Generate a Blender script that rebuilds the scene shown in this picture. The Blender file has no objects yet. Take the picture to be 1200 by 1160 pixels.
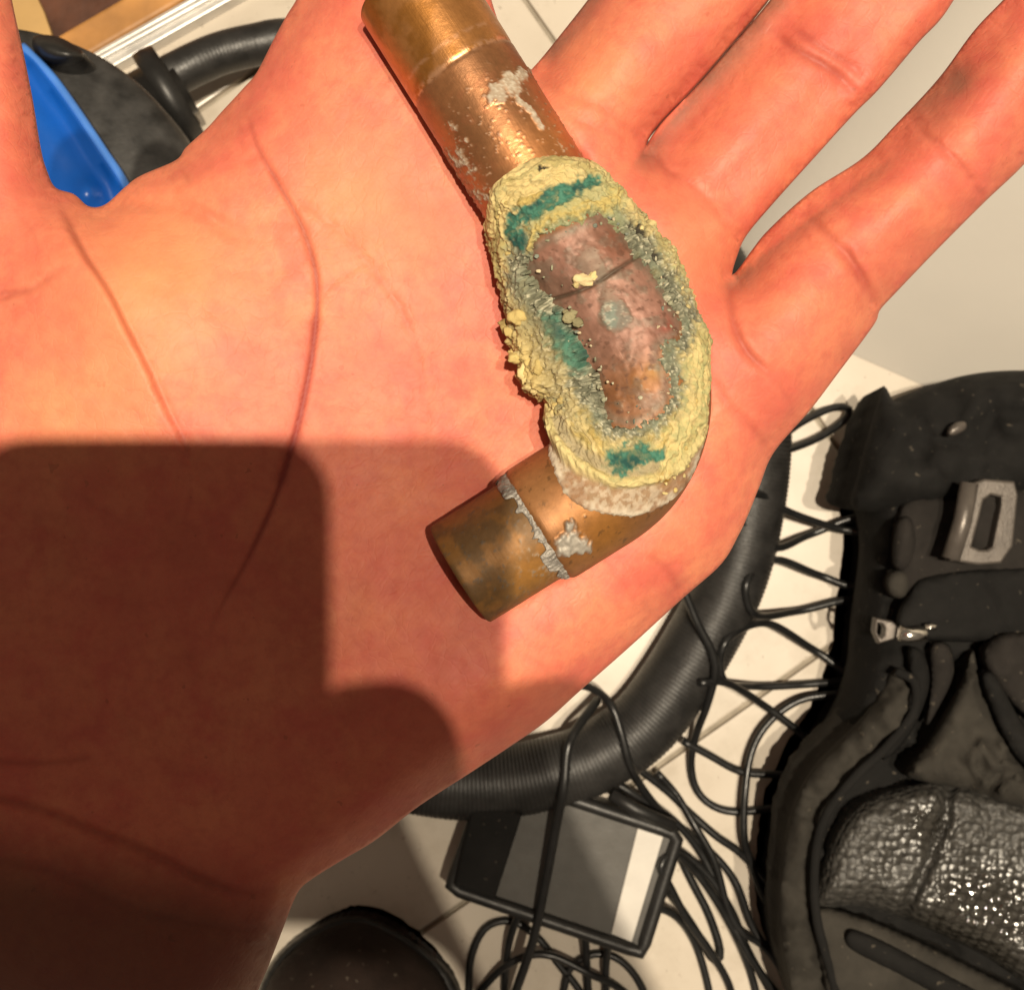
import bpy, math, time
import numpy as np
from mathutils.geometry import delaunay_2d_cdt
from mathutils import Vector
T00 = time.time()
sc = bpy.context.scene
COL = sc.collection
rng = np.random.default_rng(7)

# ------------------------------------------------------------------ camera, world, lamps, exposure
CAMZ = 0.66                     # phone lens height over the floor
F = 1413.0                      # focal length in photo pixels (1200 wide)
cam_d = bpy.data.cameras.new("camera"); cam = bpy.data.objects.new("camera", cam_d); COL.objects.link(cam)
cam.location = (0, 0, CAMZ)
cam_d.sensor_fit = 'HORIZONTAL'; cam_d.sensor_width = 36.0; cam_d.lens = 36.0 * F / 1200.0
cam_d.clip_start = 0.01; cam_d.clip_end = 50
cam_d.dof.use_dof = True; cam_d.dof.focus_distance = 0.208
cam_d.dof.aperture_fstop = (cam_d.lens / 1000.0) / 0.00075
sc.camera = cam
w = bpy.data.worlds.new("World"); sc.world = w; w.use_nodes = True
bg = w.node_tree.nodes["Background"]; bg.inputs[0].default_value = (1.0, 0.80, 0.60, 1); bg.inputs[1].default_value = 0.17
def lamp(name, loc, power, col, size):
    l = bpy.data.lights.new(name, 'POINT'); l.energy = power; l.color = col; l.shadow_soft_size = size
    o = bpy.data.objects.new(name, l); o.location = loc; COL.objects.link(o)
lamp("ceiling_lamp", (0.110, 0.025, 2.30), 186, (1.0, 0.86, 0.66), 0.014)
lamp("ceiling_lamp", (0.345, 0.025, 2.30), 100, (1.0, 0.86, 0.66), 0.014)
sc.view_settings.view_transform = 'Standard'; sc.view_settings.look = 'None'
sc.view_settings.exposure = 0.0; sc.view_settings.gamma = 1.0

# ------------------------------------------------------------------ helpers
def W(p, z):
    """photo pixel + world height -> world points"""
    p = np.atleast_2d(np.asarray(p, float)); z = np.broadcast_to(np.asarray(z, float), (len(p),))
    D = CAMZ - z
    return np.stack([(p[:, 0] - 600) / F * D, -(p[:, 1] - 580) / F * D, z], 1)
def hsh(i, j, k, s):
    n = (i * 73856093) ^ (j * 19349663) ^ (k * 83492791) ^ (s * 2654435761 & 0x7fffffff)
    n = (n ^ (n >> 13)) * 1274126177 & 0xffffffff
    n = (n ^ (n >> 16)) * 668265263 & 0xffffffff
    return ((n ^ (n >> 15)) & 0xffff) / 65535.0
def vnoise(P, s=0):
    P = np.asarray(P, float)
    if P.shape[1] == 2: P = np.column_stack([P, np.zeros(len(P))])
    I = np.floor(P).astype(np.int64); f = P - I; f = f * f * (3 - 2 * f); r = 0
    for a in (0, 1):
        for b in (0, 1):
            for c in (0, 1):
                wgt = (f[:, 0] if a else 1 - f[:, 0]) * (f[:, 1] if b else 1 - f[:, 1]) * (f[:, 2] if c else 1 - f[:, 2])
                r = r + wgt * hsh(I[:, 0] + a, I[:, 1] + b, I[:, 2] + c, s)
    return r
def fbm(P, o=4, s=0):
    r = 0; a = 1; t = 0; P = np.asarray(P, float)
    for k in range(o):
        r = r + a * vnoise(P * 2 ** k + 17.3 * k, s + k); t += a; a *= .5
    return r / t
def worley(P, s=0):
    P = np.asarray(P, float)
    if P.shape[1] == 2: P = np.column_stack([P, np.zeros(len(P))])
    I = np.floor(P).astype(np.int64); best = np.full(len(P), 9.0); idv = np.zeros(len(P))
    for a in (-1, 0, 1):
        for b in (-1, 0, 1):
            for c in (-1, 0, 1):
                i, j, k = I[:, 0] + a, I[:, 1] + b, I[:, 2] + c
                q = np.stack([i + hsh(i, j, k, s), j + hsh(i, j, k, s + 1), k + hsh(i, j, k, s + 2)], 1)
                d = np.sqrt(((q - P) ** 2).sum(1)); m = d < best
                best = np.where(m, d, best); idv = np.where(m, hsh(i, j, k, s + 5), idv)
    return best, idv
def sstep(a, b, x):
    t = np.clip((x - a) / (b - a), 0, 1); return t * t * (3 - 2 * t)
def catmull(pts, closed=False, n=10):
    P = np.asarray(pts, float)
    if closed: Q = np.vstack([P[-1], P, P[0], P[1]])
    else: Q = np.vstack([2 * P[0] - P[1], P, 2 * P[-1] - P[-2]])
    out = []; t = np.linspace(0, 1, n, endpoint=False)[:, None]
    for i in range(1, len(Q) - 2):
        p0, p1, p2, p3 = Q[i - 1], Q[i], Q[i + 1], Q[i + 2]
        out.append(.5 * (2 * p1 + (p2 - p0) * t + (2 * p0 - 5 * p1 + 4 * p2 - p3) * t ** 2 + (3 * p1 - p0 - 3 * p2 + p3) * t ** 3))
    if not closed: out.append(P[-1:])
    return np.vstack(out)
def resample(P, step, closed=False):
    Q = np.vstack([P, P[:1]]) if closed else P
    L = np.r_[0, np.cumsum(np.sqrt((np.diff(Q, axis=0) ** 2).sum(1)))]
    n = max(3, int(round(L[-1] / step)) + (0 if closed else 1))
    s = np.linspace(0, L[-1], n, endpoint=not closed)
    return np.stack([np.interp(s, L, Q[:, k]) for k in range(Q.shape[1])], 1)
def dist_poly(P, line, closed=False, side=False):
    """distance of points to a polyline; also parameter 0..1 and sign of the side"""
    L = np.vstack([line, line[:1]]) if closed else np.asarray(line, float)
    best = np.full(len(P), 1e18); par = np.zeros(len(P)); sg = np.zeros(len(P))
    cum = np.r_[0, np.cumsum(np.sqrt((np.diff(L, axis=0) ** 2).sum(1)))]
    for i in range(len(L) - 1):
        a = L[i]; ab = L[i + 1] - a; l2 = (ab ** 2).sum() + 1e-12
        ap = P - a; t = np.clip((ap @ ab) / l2, 0, 1)
        e = ap - t[:, None] * ab; d2 = (e ** 2).sum(1); m = d2 < best
        best = np.where(m, d2, best)
        if side:
            par = np.where(m, (cum[i] + t * (cum[i + 1] - cum[i])) / cum[-1], par)
            sg = np.where(m, np.sign(ab[0] * ap[:, 1] - ab[1] * ap[:, 0]), sg)
    d = np.sqrt(best)
    return (d, par, sg) if side else d
def inside(P, poly):
    r = np.zeros(len(P), bool); x, y = P[:, 0], P[:, 1]; n = len(poly)
    for i in range(n):
        a, b = poly[i], poly[(i + 1) % n]
        c = (a[1] > y) != (b[1] > y)
        r ^= c & (x < (b[0] - a[0]) * (y - a[1]) / (b[1] - a[1] + 1e-15) + a[0])
    return r
def sdist(P, poly):
    d = dist_poly(P, poly, True); return np.where(inside(P, poly), d, -d)
def gauss(P, c, s):
    return np.exp(-((P - np.asarray(c, float)) ** 2).sum(1) / (2 * s * s))

def mesh(name, V, Fc, mat=None, parent=None, attrs=None, smooth=True, link=True):
    me = bpy.data.meshes.new(name); V = np.asarray(V, np.float32)
    if isinstance(Fc, np.ndarray):
        k = Fc.shape[1]; nf = len(Fc)
        me.vertices.add(len(V)); me.vertices.foreach_set('co', V.ravel())
        me.loops.add(nf * k); me.loops.foreach_set('vertex_index', Fc.astype(np.int32).ravel())
        me.polygons.add(nf); me.polygons.foreach_set('loop_start', np.arange(0, nf * k, k, dtype=np.int32))
        me.update(calc_edges=True)
    else:
        me.from_pydata(V.tolist(), [], Fc); me.update()
    if smooth: me.polygons.foreach_set('use_smooth', np.ones(len(me.polygons), bool))
    for an, av in (attrs or {}).items():
        av = np.asarray(av, np.float32)
        if av.ndim == 2:
            a = me.attributes.new(an, 'FLOAT_COLOR', 'POINT')
            a.data.foreach_set('color', np.column_stack([av, np.ones(len(av))]).astype(np.float32).ravel())
        else:
            a = me.attributes.new(an, 'FLOAT', 'POINT'); a.data.foreach_set('value', av)
    o = bpy.data.objects.new(name, me)
    if link: COL.objects.link(o)
    if mat: me.materials.append(mat)
    if parent: o.parent = parent
    return o
def empty(name, loc=(0, 0, 0)):
    o = bpy.data.objects.new(name, None); o.empty_display_size = .02; COL.objects.link(o); o.location = loc
    return o
def tag(o, label=None, cat=None, group=None, kind=None):
    if label: o['label'] = label
    if cat: o['category'] = cat
    if group: o['group'] = group
    if kind: o['kind'] = kind
    return o
def put(o, root):
    """parent keeping world place when the root sits at its base"""
    o.parent = root; o.location = Vector(o.location) - root.location
    return o

def grid_faces(n, m, wrap=True):
    i = np.arange(n - 1)[:, None]; j = np.arange(m if wrap else m - 1)[None, :]
    a = i * m + j; b = i * m + (j + 1) % m
    return np.stack([a, b, b + m, a + m], -1).reshape(-1, 4)
def frames(P):
    T = np.gradient(P, axis=0); T /= np.linalg.norm(T, axis=1)[:, None] + 1e-12
    up = np.array([0, 0, 1.0]); N = np.zeros_like(P); B = np.zeros_like(P)
    n = np.cross(T[0], up); n = n / np.linalg.norm(n) if np.linalg.norm(n) > 1e-3 else np.array([1., 0, 0])
    for i in range(len(P)):
        n = n - T[i] * n.dot(T[i]); n /= np.linalg.norm(n); N[i] = n; B[i] = np.cross(n, T[i])
    return T, N, B
def tube(name, P, r, m=10, mat=None, parent=None, caps=True, link=True):
    P = np.asarray(P, float); r = np.broadcast_to(np.asarray(r, float), (len(P),))
    T, N, B = frames(P); a = np.arange(m) * 2 * math.pi / m
    V = P[:, None] + r[:, None, None] * (np.cos(a)[None, :, None] * N[:, None] + np.sin(a)[None, :, None] * B[:, None])
    V = V.reshape(-1, 3); Fc = grid_faces(len(P), m)
    if caps:
        n0 = len(V); V = np.vstack([V, P[0], P[-1]]); e = (len(P) - 1) * m; tri = []
        fl = Fc.tolist()
        for j in range(m):
            fl.append([n0, (j + 1) % m, j]); fl.append([n0 + 1, e + j, e + (j + 1) % m])
        Fc = fl
    return mesh(name, V, Fc, mat, parent, link=link)
def box(name, c, size, mat=None, parent=None, rotz=0, bev=0.002):
    """bevelled box"""
    import bmesh
    bm = bmesh.new(); bmesh.ops.create_cube(bm, size=1)
    for v in bm.verts: v.co = Vector((v.co.x * size[0], v.co.y * size[1], v.co.z * size[2]))
    if bev: bmesh.ops.bevel(bm, geom=bm.edges[:], offset=min(bev, min(size) * .45), segments=2, profile=.6, affect='EDGES')
    me = bpy.data.meshes.new(name); bm.to_mesh(me); bm.free()
    o = bpy.data.objects.new(name, me); COL.objects.link(o); o.location = c; o.rotation_euler.z = rotz
    if mat: me.materials.append(mat)
    if parent: put(o, parent)
    return o
def prism(name, poly, z0, z1, mat=None, parent=None, bev=0.0, seg=2):
    """poly in metres, extruded z0..z1 with a bevelled top"""
    import bmesh
    bm = bmesh.new(); vs = [bm.verts.new((p[0], p[1], z0)) for p in poly]; f = bm.faces.new(vs)
    if f.normal.z > 0 or True: bmesh.ops.recalc_face_normals(bm, faces=[f])
    r = bmesh.ops.extrude_face_region(bm, geom=[f]); tv = [g for g in r['geom'] if isinstance(g, bmesh.types.BMVert)]
    for v in tv: v.co.z = z1
    bmesh.ops.recalc_face_normals(bm, faces=bm.faces[:])
    if bev:
        ed = [e for e in bm.edges if all(abs(v.co.z - z1) < 1e-6 for v in e.verts)]
        bmesh.ops.bevel(bm, geom=ed, offset=bev, segments=seg, profile=.5, affect='EDGES')
    me = bpy.data.meshes.new(name); bm.to_mesh(me); bm.free()
    o = bpy.data.objects.new(name, me); COL.objects.link(o)
    if mat: me.materials.append(mat)
    if parent: o.parent = parent
    return o

def triangulate(outline, pts):
    n = len(outline); P = np.vstack([outline, pts])
    vs, _, fs, ov, _, _ = delaunay_2d_cdt([Vector(p) for p in P], [(i, (i + 1) % n) for i in range(n)], [], 1, 1e-7)
    return np.array([(v.x, v.y) for v in vs]), np.array([f for f in fs], int)
def hexgrid(x0, x1, y0, y1, s):
    ys = np.arange(y0, y1, s * .866); out = []
    for k, y in enumerate(ys):
        xs = np.arange(x0 + (s / 2 if k % 2 else 0), x1, s); out.append(np.column_stack([xs, np.full(len(xs), y)]))
    return np.vstack(out)
def inflate_mesh(outline, rings, pts, dens):
    """points for a rounded body: outline, offset rings and inner points"""
    n = len(outline); tan = np.roll(outline, -1, 0) - np.roll(outline, 1, 0)
    nor = np.stack([-tan[:, 1], tan[:, 0]], 1); nor /= np.linalg.norm(nor, axis=1)[:, None] + 1e-12
    if not inside(outline[:1] + nor[:1] * dens * .05, outline)[0]: nor = -nor
    al = []
    for k, r in enumerate(rings):
        q = outline + nor * r
        if r > dens * 1.2: q = q[::2]
        d = dist_poly(q, outline, True); q = q[(d > r * .93) & inside(q, outline)]; al.append(q)
    d = dist_poly(pts, outline, True)
    pts = pts[(d > rings[-1] + dens * .5) & inside(pts, outline)]
    V, Fc = triangulate(outline, np.vstack(al + [pts]))
    d = dist_poly(V, outline, True); d[:n] = 0
    return V, Fc, d
def smooth_vals(h, Fc, it, fixed=None, lam=.6):
    E = np.vstack([Fc[:, [0, 1]], Fc[:, [1, 2]], Fc[:, [2, 0]]]); E = np.vstack([E, E[:, ::-1]])
    cnt = np.bincount(E[:, 0], minlength=len(h)) + 1e-9
    for _ in range(it):
        av = np.bincount(E[:, 0], weights=h[E[:, 1]], minlength=len(h)) / cnt
        nh = h + lam * (av - h)
        if fixed is not None: nh[fixed] = h[fixed]
        h = nh
    return h
def two_sided(Vt, Vb, Fc, d):
    """join front and back sheets at the outline (d==0)"""
    n = len(Vt); rim = d <= 1e-9; idx = np.arange(n) + n; idx[rim] = np.arange(n)[rim]
    keep = np.where(~rim)[0]; remap = np.full(2 * n, -1); remap[:n] = np.arange(n); remap[n + keep] = n + np.arange(len(keep))
    a, b, c = Fc[0]
    Vall = np.vstack([Vt, Vb[keep]])
    nz = np.cross(Vt[Fc[:, 1]] - Vt[Fc[:, 0]], Vt[Fc[:, 2]] - Vt[Fc[:, 0]])[:, 2].sum()
    Ft = Fc if nz > 0 else Fc[:, ::-1]
    Fb = remap[idx[Ft[:, ::-1]]]
    return Vall, np.vstack([Ft, Fb]), keep

# ------------------------------------------------------------------ materials
class NT:
    def __init__(s, name):
        s.m = bpy.data.materials.new(name); s.m.use_nodes = True; s.t = s.m.node_tree
        s.b = s.t.nodes["Principled BSDF"]
    def n(s, typ, **kw):
        nd = s.t.nodes.new(typ)
        for k, v in kw.items():
            if k.startswith('i_'):
                key = k[2:]; key = int(key) if key.isdigit() else key.replace('_', ' ')
                nd.inputs[key].default_value = v
            else: setattr(nd, k, v)
        return nd
    def l(s, a, b): s.t.links.new(a, b)
    def noise(s, scale, detail=4, rough=.55, dist=0, co=None):
        nd = s.n('ShaderNodeTexNoise', i_Scale=scale, i_Detail=detail, i_Roughness=rough, i_Distortion=dist)
        s.l(co or s.co(), nd.inputs['Vector']); return nd.outputs['Fac']
    def co(s):
        if not hasattr(s, '_c'): s._c = s.n('ShaderNodeTexCoord').outputs['Object']
        return s._c
    def ramp(s, fac, stops):
        r = s.n('ShaderNodeValToRGB'); e = r.color_ramp.elements
        while len(e) < len(stops): e.new(.5)
        for el, (p, c) in zip(e, stops): el.position = p; el.color = (*c, 1) if len(c) == 3 else c
        s.l(fac, r.inputs[0]); return r.outputs[0]
    def mix(s, fac, a, b, mode='MIX'):
        m = s.n('ShaderNodeMix', data_type='RGBA', blend_type=mode)
        for sock, v in ((m.inputs[0], fac), (m.inputs[6], a), (m.inputs[7], b)):
            if isinstance(v, (int, float)): sock.default_value = v
            elif isinstance(v, tuple): sock.default_value = (*v, 1)
            else: s.l(v, sock)
        return m.outputs[2]
    def attr(s, name, col=False):
        a = s.n('ShaderNodeAttribute', attribute_name=name); return a.outputs['Color' if col else 'Fac']
    def math(s, op, a, b=0.0):
        m = s.n('ShaderNodeMath', operation=op)
        for i, v in enumerate((a, b)):
            if isinstance(v, (int, float)): m.inputs[i].default_value = v
            else: s.l(v, m.inputs[i])
        return m.outputs[0]
    def bump(s, h, strength, dist=.001, prev=None):
        b = s.n('ShaderNodeBump', i_Strength=strength, i_Distance=dist); s.l(h, b.inputs['Height'])
        if prev: s.l(prev, b.inputs['Normal'])
        return b.outputs[0]
    def set(s, **kw):
        for k, v in kw.items():
            k = k.replace('_', ' ')
            if isinstance(v, (int, float)): s.b.inputs[k].default_value = v
            elif isinstance(v, tuple): s.b.inputs[k].default_value = (*v, 1) if len(v) == 3 and 'Radius' not in k else v
            else: s.l(v, s.b.inputs[k])
        return s.m

def simple(name, c, rough=.5, metal=0.0, var=.25, scale=60, bump=0.15, bscale=400, spec=.5, bdist=.0006):
    t = NT(name); n = t.noise(scale, 5)
    lo = tuple(x * (1 - var) for x in c); hi = tuple(min(1, x * (1 + var)) for x in c)
    colr = t.ramp(n, [(.3, lo), (.7, hi)])
    rr = t.math('MULTIPLY_ADD', t.noise(scale * 2.3, 4), .3); t.t.nodes[-1].inputs[2].default_value = rough - .15
    return t.set(Base_Color=colr, Roughness=rr, Metallic=metal, Specular_IOR_Level=spec,
                 Normal=t.bump(t.noise(bscale, 5), bump, bdist))

def mat_skin():
    t = NT("skin"); big = t.noise(38, 4); fine = t.noise(420, 4, .65)
    c = t.ramp(big, [(.25, (.56, .142, .092)), (.5, (.61, .176, .104)), (.78, (.65, .218, .118))])
    mid_ = t.noise(110, 5, .65)
    c = t.mix(t.ramp(mid_, [(.46, (0, 0, 0)), (.64, (.75, .75, .75))]), c, (.55, .118, .085))
    c = t.mix(t.ramp(t.noise(75, 4, .6), [(.52, (0, 0, 0)), (.72, (.4, .4, .4))]), c, (.68, .255, .125))
    c = t.mix(t.math('MULTIPLY', t.math('SUBTRACT', fine, .42), 1.6), c, (.47, .105, .07))
    c = t.mix(t.math('MULTIPLY', t.math('GREATER_THAN', t.noise(330, 2), .735), .5), c, (.34, .10, .06))
    c = t.mix(t.math('MULTIPLY', t.attr('red'), 1.0), c, (.29, .048, .036))
    c = t.mix(t.math('MULTIPLY', t.attr('pale'), .55), c, (.70, .30, .125))  # warm highlights painted into the skin colour
    c = t.mix(t.math('MULTIPLY', t.attr('grime_shade'), t.math('ADD', t.noise(200, 5), .40)), c, (.17, .088, .06))  # finger grime together with painted shade on the finger sides
    c = t.mix(t.attr('tan'), c, (.075, .031, .019))  # forearm shade painted as dark brown skin
    # skin ridges and pores
    wv = t.n('ShaderNodeTexWave', wave_type='BANDS', i_Scale=360, i_Distortion=9.0, i_Detail=2, i_Detail_Scale=.35)
    mp = t.n('ShaderNodeMapping'); mp.inputs['Rotation'].default_value = (0, 0, .65); t.l(t.co(), mp.inputs['Vector'])
    t.l(mp.outputs[0], wv.inputs['Vector'])
    vor = t.n('ShaderNodeTexVoronoi', feature='DISTANCE_TO_EDGE', i_Scale=360); wn = t.n('ShaderNodeTexNoise', i_Scale=120, i_Detail=3); t.l(t.co(), wn.inputs['Vector']); wv2 = t.n('ShaderNodeVectorMath', operation='MULTIPLY_ADD'); t.l(wn.outputs['Color'], wv2.inputs[0]); wv2.inputs[1].default_value = (.008, .008, .008); t.l(t.co(), wv2.inputs[2]); t.l(wv2.outputs[0], vor.inputs['Vector'])
    b = t.bump(wv.outputs['Fac'], .05, .0002)
    b = t.bump(t.math('MINIMUM', vor.outputs['Distance'], .10), .30, .0008, b)
    b = t.bump(t.noise(150, 6, .6), .18, .0010, b)
    r = t.math('MULTIPLY_ADD', t.noise(90, 4), .25); t.t.nodes[-1].inputs[2].default_value = .44
    return t.set(Base_Color=c, Roughness=r, Normal=b, Subsurface_Weight=.18, Subsurface_Radius=(1.0, .32, .16),
                 Subsurface_Scale=.0035, Specular_IOR_Level=.30)
def mat_attr(name, rough=.5, metal=0.0, bump=.4, bscale=900, bdist=.0004, spec=.4, metal_attr=None, rough_attr=None, scratch=0):
    t = NT(name); c = t.attr('col', True)
    n = t.noise(700, 5, .6)
    c = t.mix(.35, c, t.ramp(n, [(.3, (.35, .35, .35)), (.7, (1, 1, 1))]), 'MULTIPLY')
    b = t.bump(t.noise(bscale, 6, .65), bump, bdist)
    if scratch:
        mp = t.n('ShaderNodeMapping'); mp.inputs['Rotation'].default_value = (0, 0, 1.012); t.l(t.co(), mp.inputs['Vector'])
        m2 = t.n('ShaderNodeMapping'); m2.inputs['Scale'].default_value = (.05, 1, 1); t.l(mp.outputs[0], m2.inputs['Vector'])
        b = t.bump(t.noise(2600, 3, .6, 0, m2.outputs[0]), scratch, .0002, b)
    kw = dict(Base_Color=c, Normal=b, Specular_IOR_Level=spec)
    kw['Roughness'] = t.attr(rough_attr) if rough_attr else rough
    kw['Metallic'] = t.attr(metal_attr) if metal_attr else metal
    return t.set(**kw)
def mat_tile():
    t = NT("glazed_tile")
    c = t.ramp(t.noise(9, 5, .6), [(.3, (.55, .485, .40)), (.7, (.65, .585, .495))])
    c = t.mix(t.ramp(t.noise(26, 6, .7), [(.50, (0, 0, 0)), (.72, (.55, .55, .55))]), c, (.40, .34, .26))
    c = t.mix(t.math('MULTIPLY', t.math('GREATER_THAN', t.noise(260, 3), .70), .45), c, (.22, .17, .12))
    return t.set(Base_Color=c, Roughness=t.ramp(t.noise(30, 4), [(.3, (.25,) * 3), (.7, (.42,) * 3)]), Normal=t.bump(t.noise(40, 4), .05, .002))
def mat_fabric(name, c, scale=700, rough=.85, spec=.25, st=.5):
    t = NT(name); n = t.noise(35, 6, .65)
    colr = t.ramp(n, [(.25, tuple(x * .55 for x in c)), (.75, tuple(x * 1.5 for x in c))])
    dust = t.math('GREATER_THAN', t.noise(300, 3), .69); colr = t.mix(t.math('MULTIPLY', dust, .25), colr, (.25, .21, .16))
    w1 = t.n('ShaderNodeTexWave', i_Scale=scale, bands_direction='X'); w2 = t.n('ShaderNodeTexWave', i_Scale=scale, bands_direction='Y')
    t.l(t.co(), w1.inputs['Vector']); t.l(t.co(), w2.inputs['Vector'])
    h = t.math('MULTIPLY', w1.outputs['Fac'], w2.outputs['Fac'])
    return t.set(Base_Color=colr, Roughness=rough, Specular_IOR_Level=spec, Normal=t.bump(h, st, .0005, t.bump(t.noise(60, 5), .5, .003)))

M = {}
M['skin'] = mat_skin()
M['copper'] = mat_attr("weathered_copper", metal_attr='metal', rough_attr='rough', bump=.14, bscale=1100, bdist=.0003, spec=.4, scratch=.14)
M['crust'] = mat_attr("mineral_crust", rough=.78, bump=.5, bscale=2200, bdist=.0005, spec=.3)
M['solder'] = simple("solder", (.27, .25, .22), .55, .35, .45, 500, .6, 1500)
M['tile'] = mat_tile()
M['grout'] = simple("grout", (.33, .29, .23), .9, 0, .2, 120, .3, 500)
M['plaster'] = simple("painted_plaster", (.62, .585, .53), .75, 0, .04, 8, .12, 220, .3)
M['hose'] = simple("hose_plastic", (.022, .021, .020), .42, 0, .4, 90, .25, 700)
M['black'] = simple("black_plastic", (.014, .0135, .013), .42, 0, .4, 60, .15, 900)
M['drum'] = simple("scuffed_dark_plastic", (.030, .029, .028), .5, 0, .7, 90, .3, 300)
M['blue'] = simple("blue_plastic", (.004, .085, .42), .30, 0, .2, 25, .08, 300)
M['cord'] = simple("rubber_cord", (.013, .013, .013), .33, 0, .3, 100, .1, 900)
M['bagblack'] = mat_fabric("black_nylon", (.010, .0095, .009))
M['baggrey'] = mat_fabric("grey_nylon", (.040, .036, .030), 600)
M['web'] = mat_fabric("webbing", (.022, .019, .017), 1100)
M['buckle'] = simple("grey_metal", (.115, .10, .088), .36, .4, .2, 120, .2, 900)
M['steel'] = simple("bright_steel", (.75, .72, .66), .2, 1.0, .1, 200, .1, 900)
M['case'] = simple("grey_plastic", (.075, .071, .064), .55, 0, .12, 60, .15, 900)
M['white'] = simple("white_plastic", (.60, .57, .52), .4, 0, .08, 60, .08, 700)
M['wood'] = simple("pine_wood", (.46, .22, .065), .5, 0, .25, 40, .2, 300)
M['mat'] = simple("dark_brown_wood", (.075, .026, .012), .5, 0, .8, 22, .3, 200)
M['card'] = simple("tan_cardboard", (.52, .33, .13), .8, 0, .1, 40, .1, 400)
M['alu'] = simple("brushed_aluminium", (.66, .64, .61), .38, .55, .12, 60, .1, 900)
M['shoe'] = mat_fabric("dark_leather", (.020, .012, .009), 900, .8, .2, .35)
M['glass'] = simple("dark_glass", (.01, .01, .011), .1, 0, .1, 20, 0.0, 100)
M['hair'] = simple("hair", (.035, .016, .009), .5, 0, .3, 200, 0, 100)
M['pale'] = simple("pale_chip", (.6, .52, .38), .8, 0, .1, 100, .1, 500)
def mat_netting():
    t = NT("shiny_netting")
    c = t.ramp(t.attr('cell'), [(.15, (.020, .018, .015)), (.7, (.040, .037, .032))])
    vo = t.n('ShaderNodeTexVoronoi', feature='F1', i_Scale=270, i_Randomness=.55); t.l(t.co(), vo.inputs['Vector'])
    b = t.bump(t.math('MULTIPLY', vo.outputs['Distance'], -1.0), .8, .0016)
    return t.set(Base_Color=c, Roughness=t.ramp(t.attr('gloss'), [(.1, (.62,) * 3), (.9, (.09,) * 3)]), Specular_IOR_Level=.9, Normal=b)
M['net'] = mat_netting()

# ------------------------------------------------------------------ setting: floor with tiles, wall, threshold
FZ = 0.0
uA = np.array([.819, -.573]); vA = np.array([.573, .819])          # photo directions of the joints
floor = mesh("floor", [(-1.6, -1.6, -.004), (1.6, -1.6, -.004), (1.6, 1.6, -.004), (-1.6, 1.6, -.004)], [(0, 1, 2, 3)], M['grout'], smooth=False)
tag(floor, kind='structure')
kf = CAMZ / F                                                          # metres per photo pixel on the floor
org = W([(630, 21)], 0)[0][:2]; ux = np.array([uA[0], -uA[1]]); vx = np.array([vA[0], -vA[1]])
u_line = W([(245, 121)], 0)[0][:2]
TS = 939 * kf; GAP = .0030
off_v = (u_line - org) @ vx
tile_src = box("floor_tile", (0, 0, 0), (TS - GAP, TS - GAP, .010), M['tile'], None, 0, .0012)
COL.objects.unlink(tile_src)
ang = math.atan2(ux[1], ux[0])
for a in range(-2, 2):
    for b in range(-2, 3):
        c = org + ux * (a + .5) * TS + vx * (off_v + (b + .5) * TS)
        o = tile_src.copy(); COL.objects.link(o); o.name = "floor_tile"
        o.location = (c[0], c[1], -.005 + .0003 * ((a * 7 + b * 3) % 3 - 1)); o.rotation_euler.z = ang; o.parent = floor
# wall corner, built low and sloping so both lamps light it
Cn = W([(846, 348)], 0)[0][:2]; Rn = W([(1035, 431)], 0)[0][:2]; Un = W([(905, 20)], 0)[0][:2]
d1 = (Rn - Cn) / np.linalg.norm(Rn - Cn); d2 = (Un - Cn) / np.linalg.norm(Un - Cn)
n1 = np.array([-d1[1], d1[0]]); n1 = n1 * np.sign(n1[1]); n2 = np.array([d2[1], -d2[0]]); n2 = n2 * np.sign(n2[0])
HP_, SL = .46, .40
ctop = Cn + np.linalg.solve(np.array([n1, n2]), np.array([SL, SL * .5]))
ptop = lambda q: q
Vp = [(*Cn, .0003), (*(Cn + d1 * 1.1), .0003), (*(Cn + d1 * 1.1 + n1 * 1.2), .0003), (*(Cn + d2 * 1.1 + n2 * 1.2), .0003), (*(Cn + d2 * 1.1), .0003),
      (*ctop, HP_), (*(ctop + d1 * 1.0), HP_), (*(Cn + d1 * 1.1 + n1 * 1.2), HP_), (*(Cn + d2 * 1.1 + n2 * 1.2), HP_), (*(ctop + d2 * .9), HP_)]
def solid_bevel(name, V, Fc, mat, off):
    import bmesh
    bm = bmesh.new(); vs = [bm.verts.new(v) for v in V]; [bm.faces.new([vs[i] for i in f]) for f in Fc]
    bmesh.ops.recalc_face_normals(bm, faces=bm.faces[:])
    ed = [e for e in bm.edges if max(v.co.z for v in e.verts) > .1]
    bmesh.ops.bevel(bm, geom=ed, offset=off, segments=5, profile=.5, affect='EDGES')
    me = bpy.data.meshes.new(name); bm.to_mesh(me); bm.free(); me.polygons.foreach_set('use_smooth', [True] * len(me.polygons)); me.set_sharp_from_angle(angle=.6)
    o = bpy.data.objects.new(name, me); COL.objects.link(o); me.materials.append(mat); return o
panel = solid_bevel("side_panel", Vp, [(0, 1, 6, 5), (1, 2, 7, 6), (2, 3, 8, 7), (3, 4, 9, 8), (4, 0, 5, 9), (9, 8, 7, 6, 5), (4, 3, 2, 1, 0)], M['plaster'], .03)
tag(panel, "smooth pale sloping panel behind the ring and little fingers", "panel")

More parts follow.
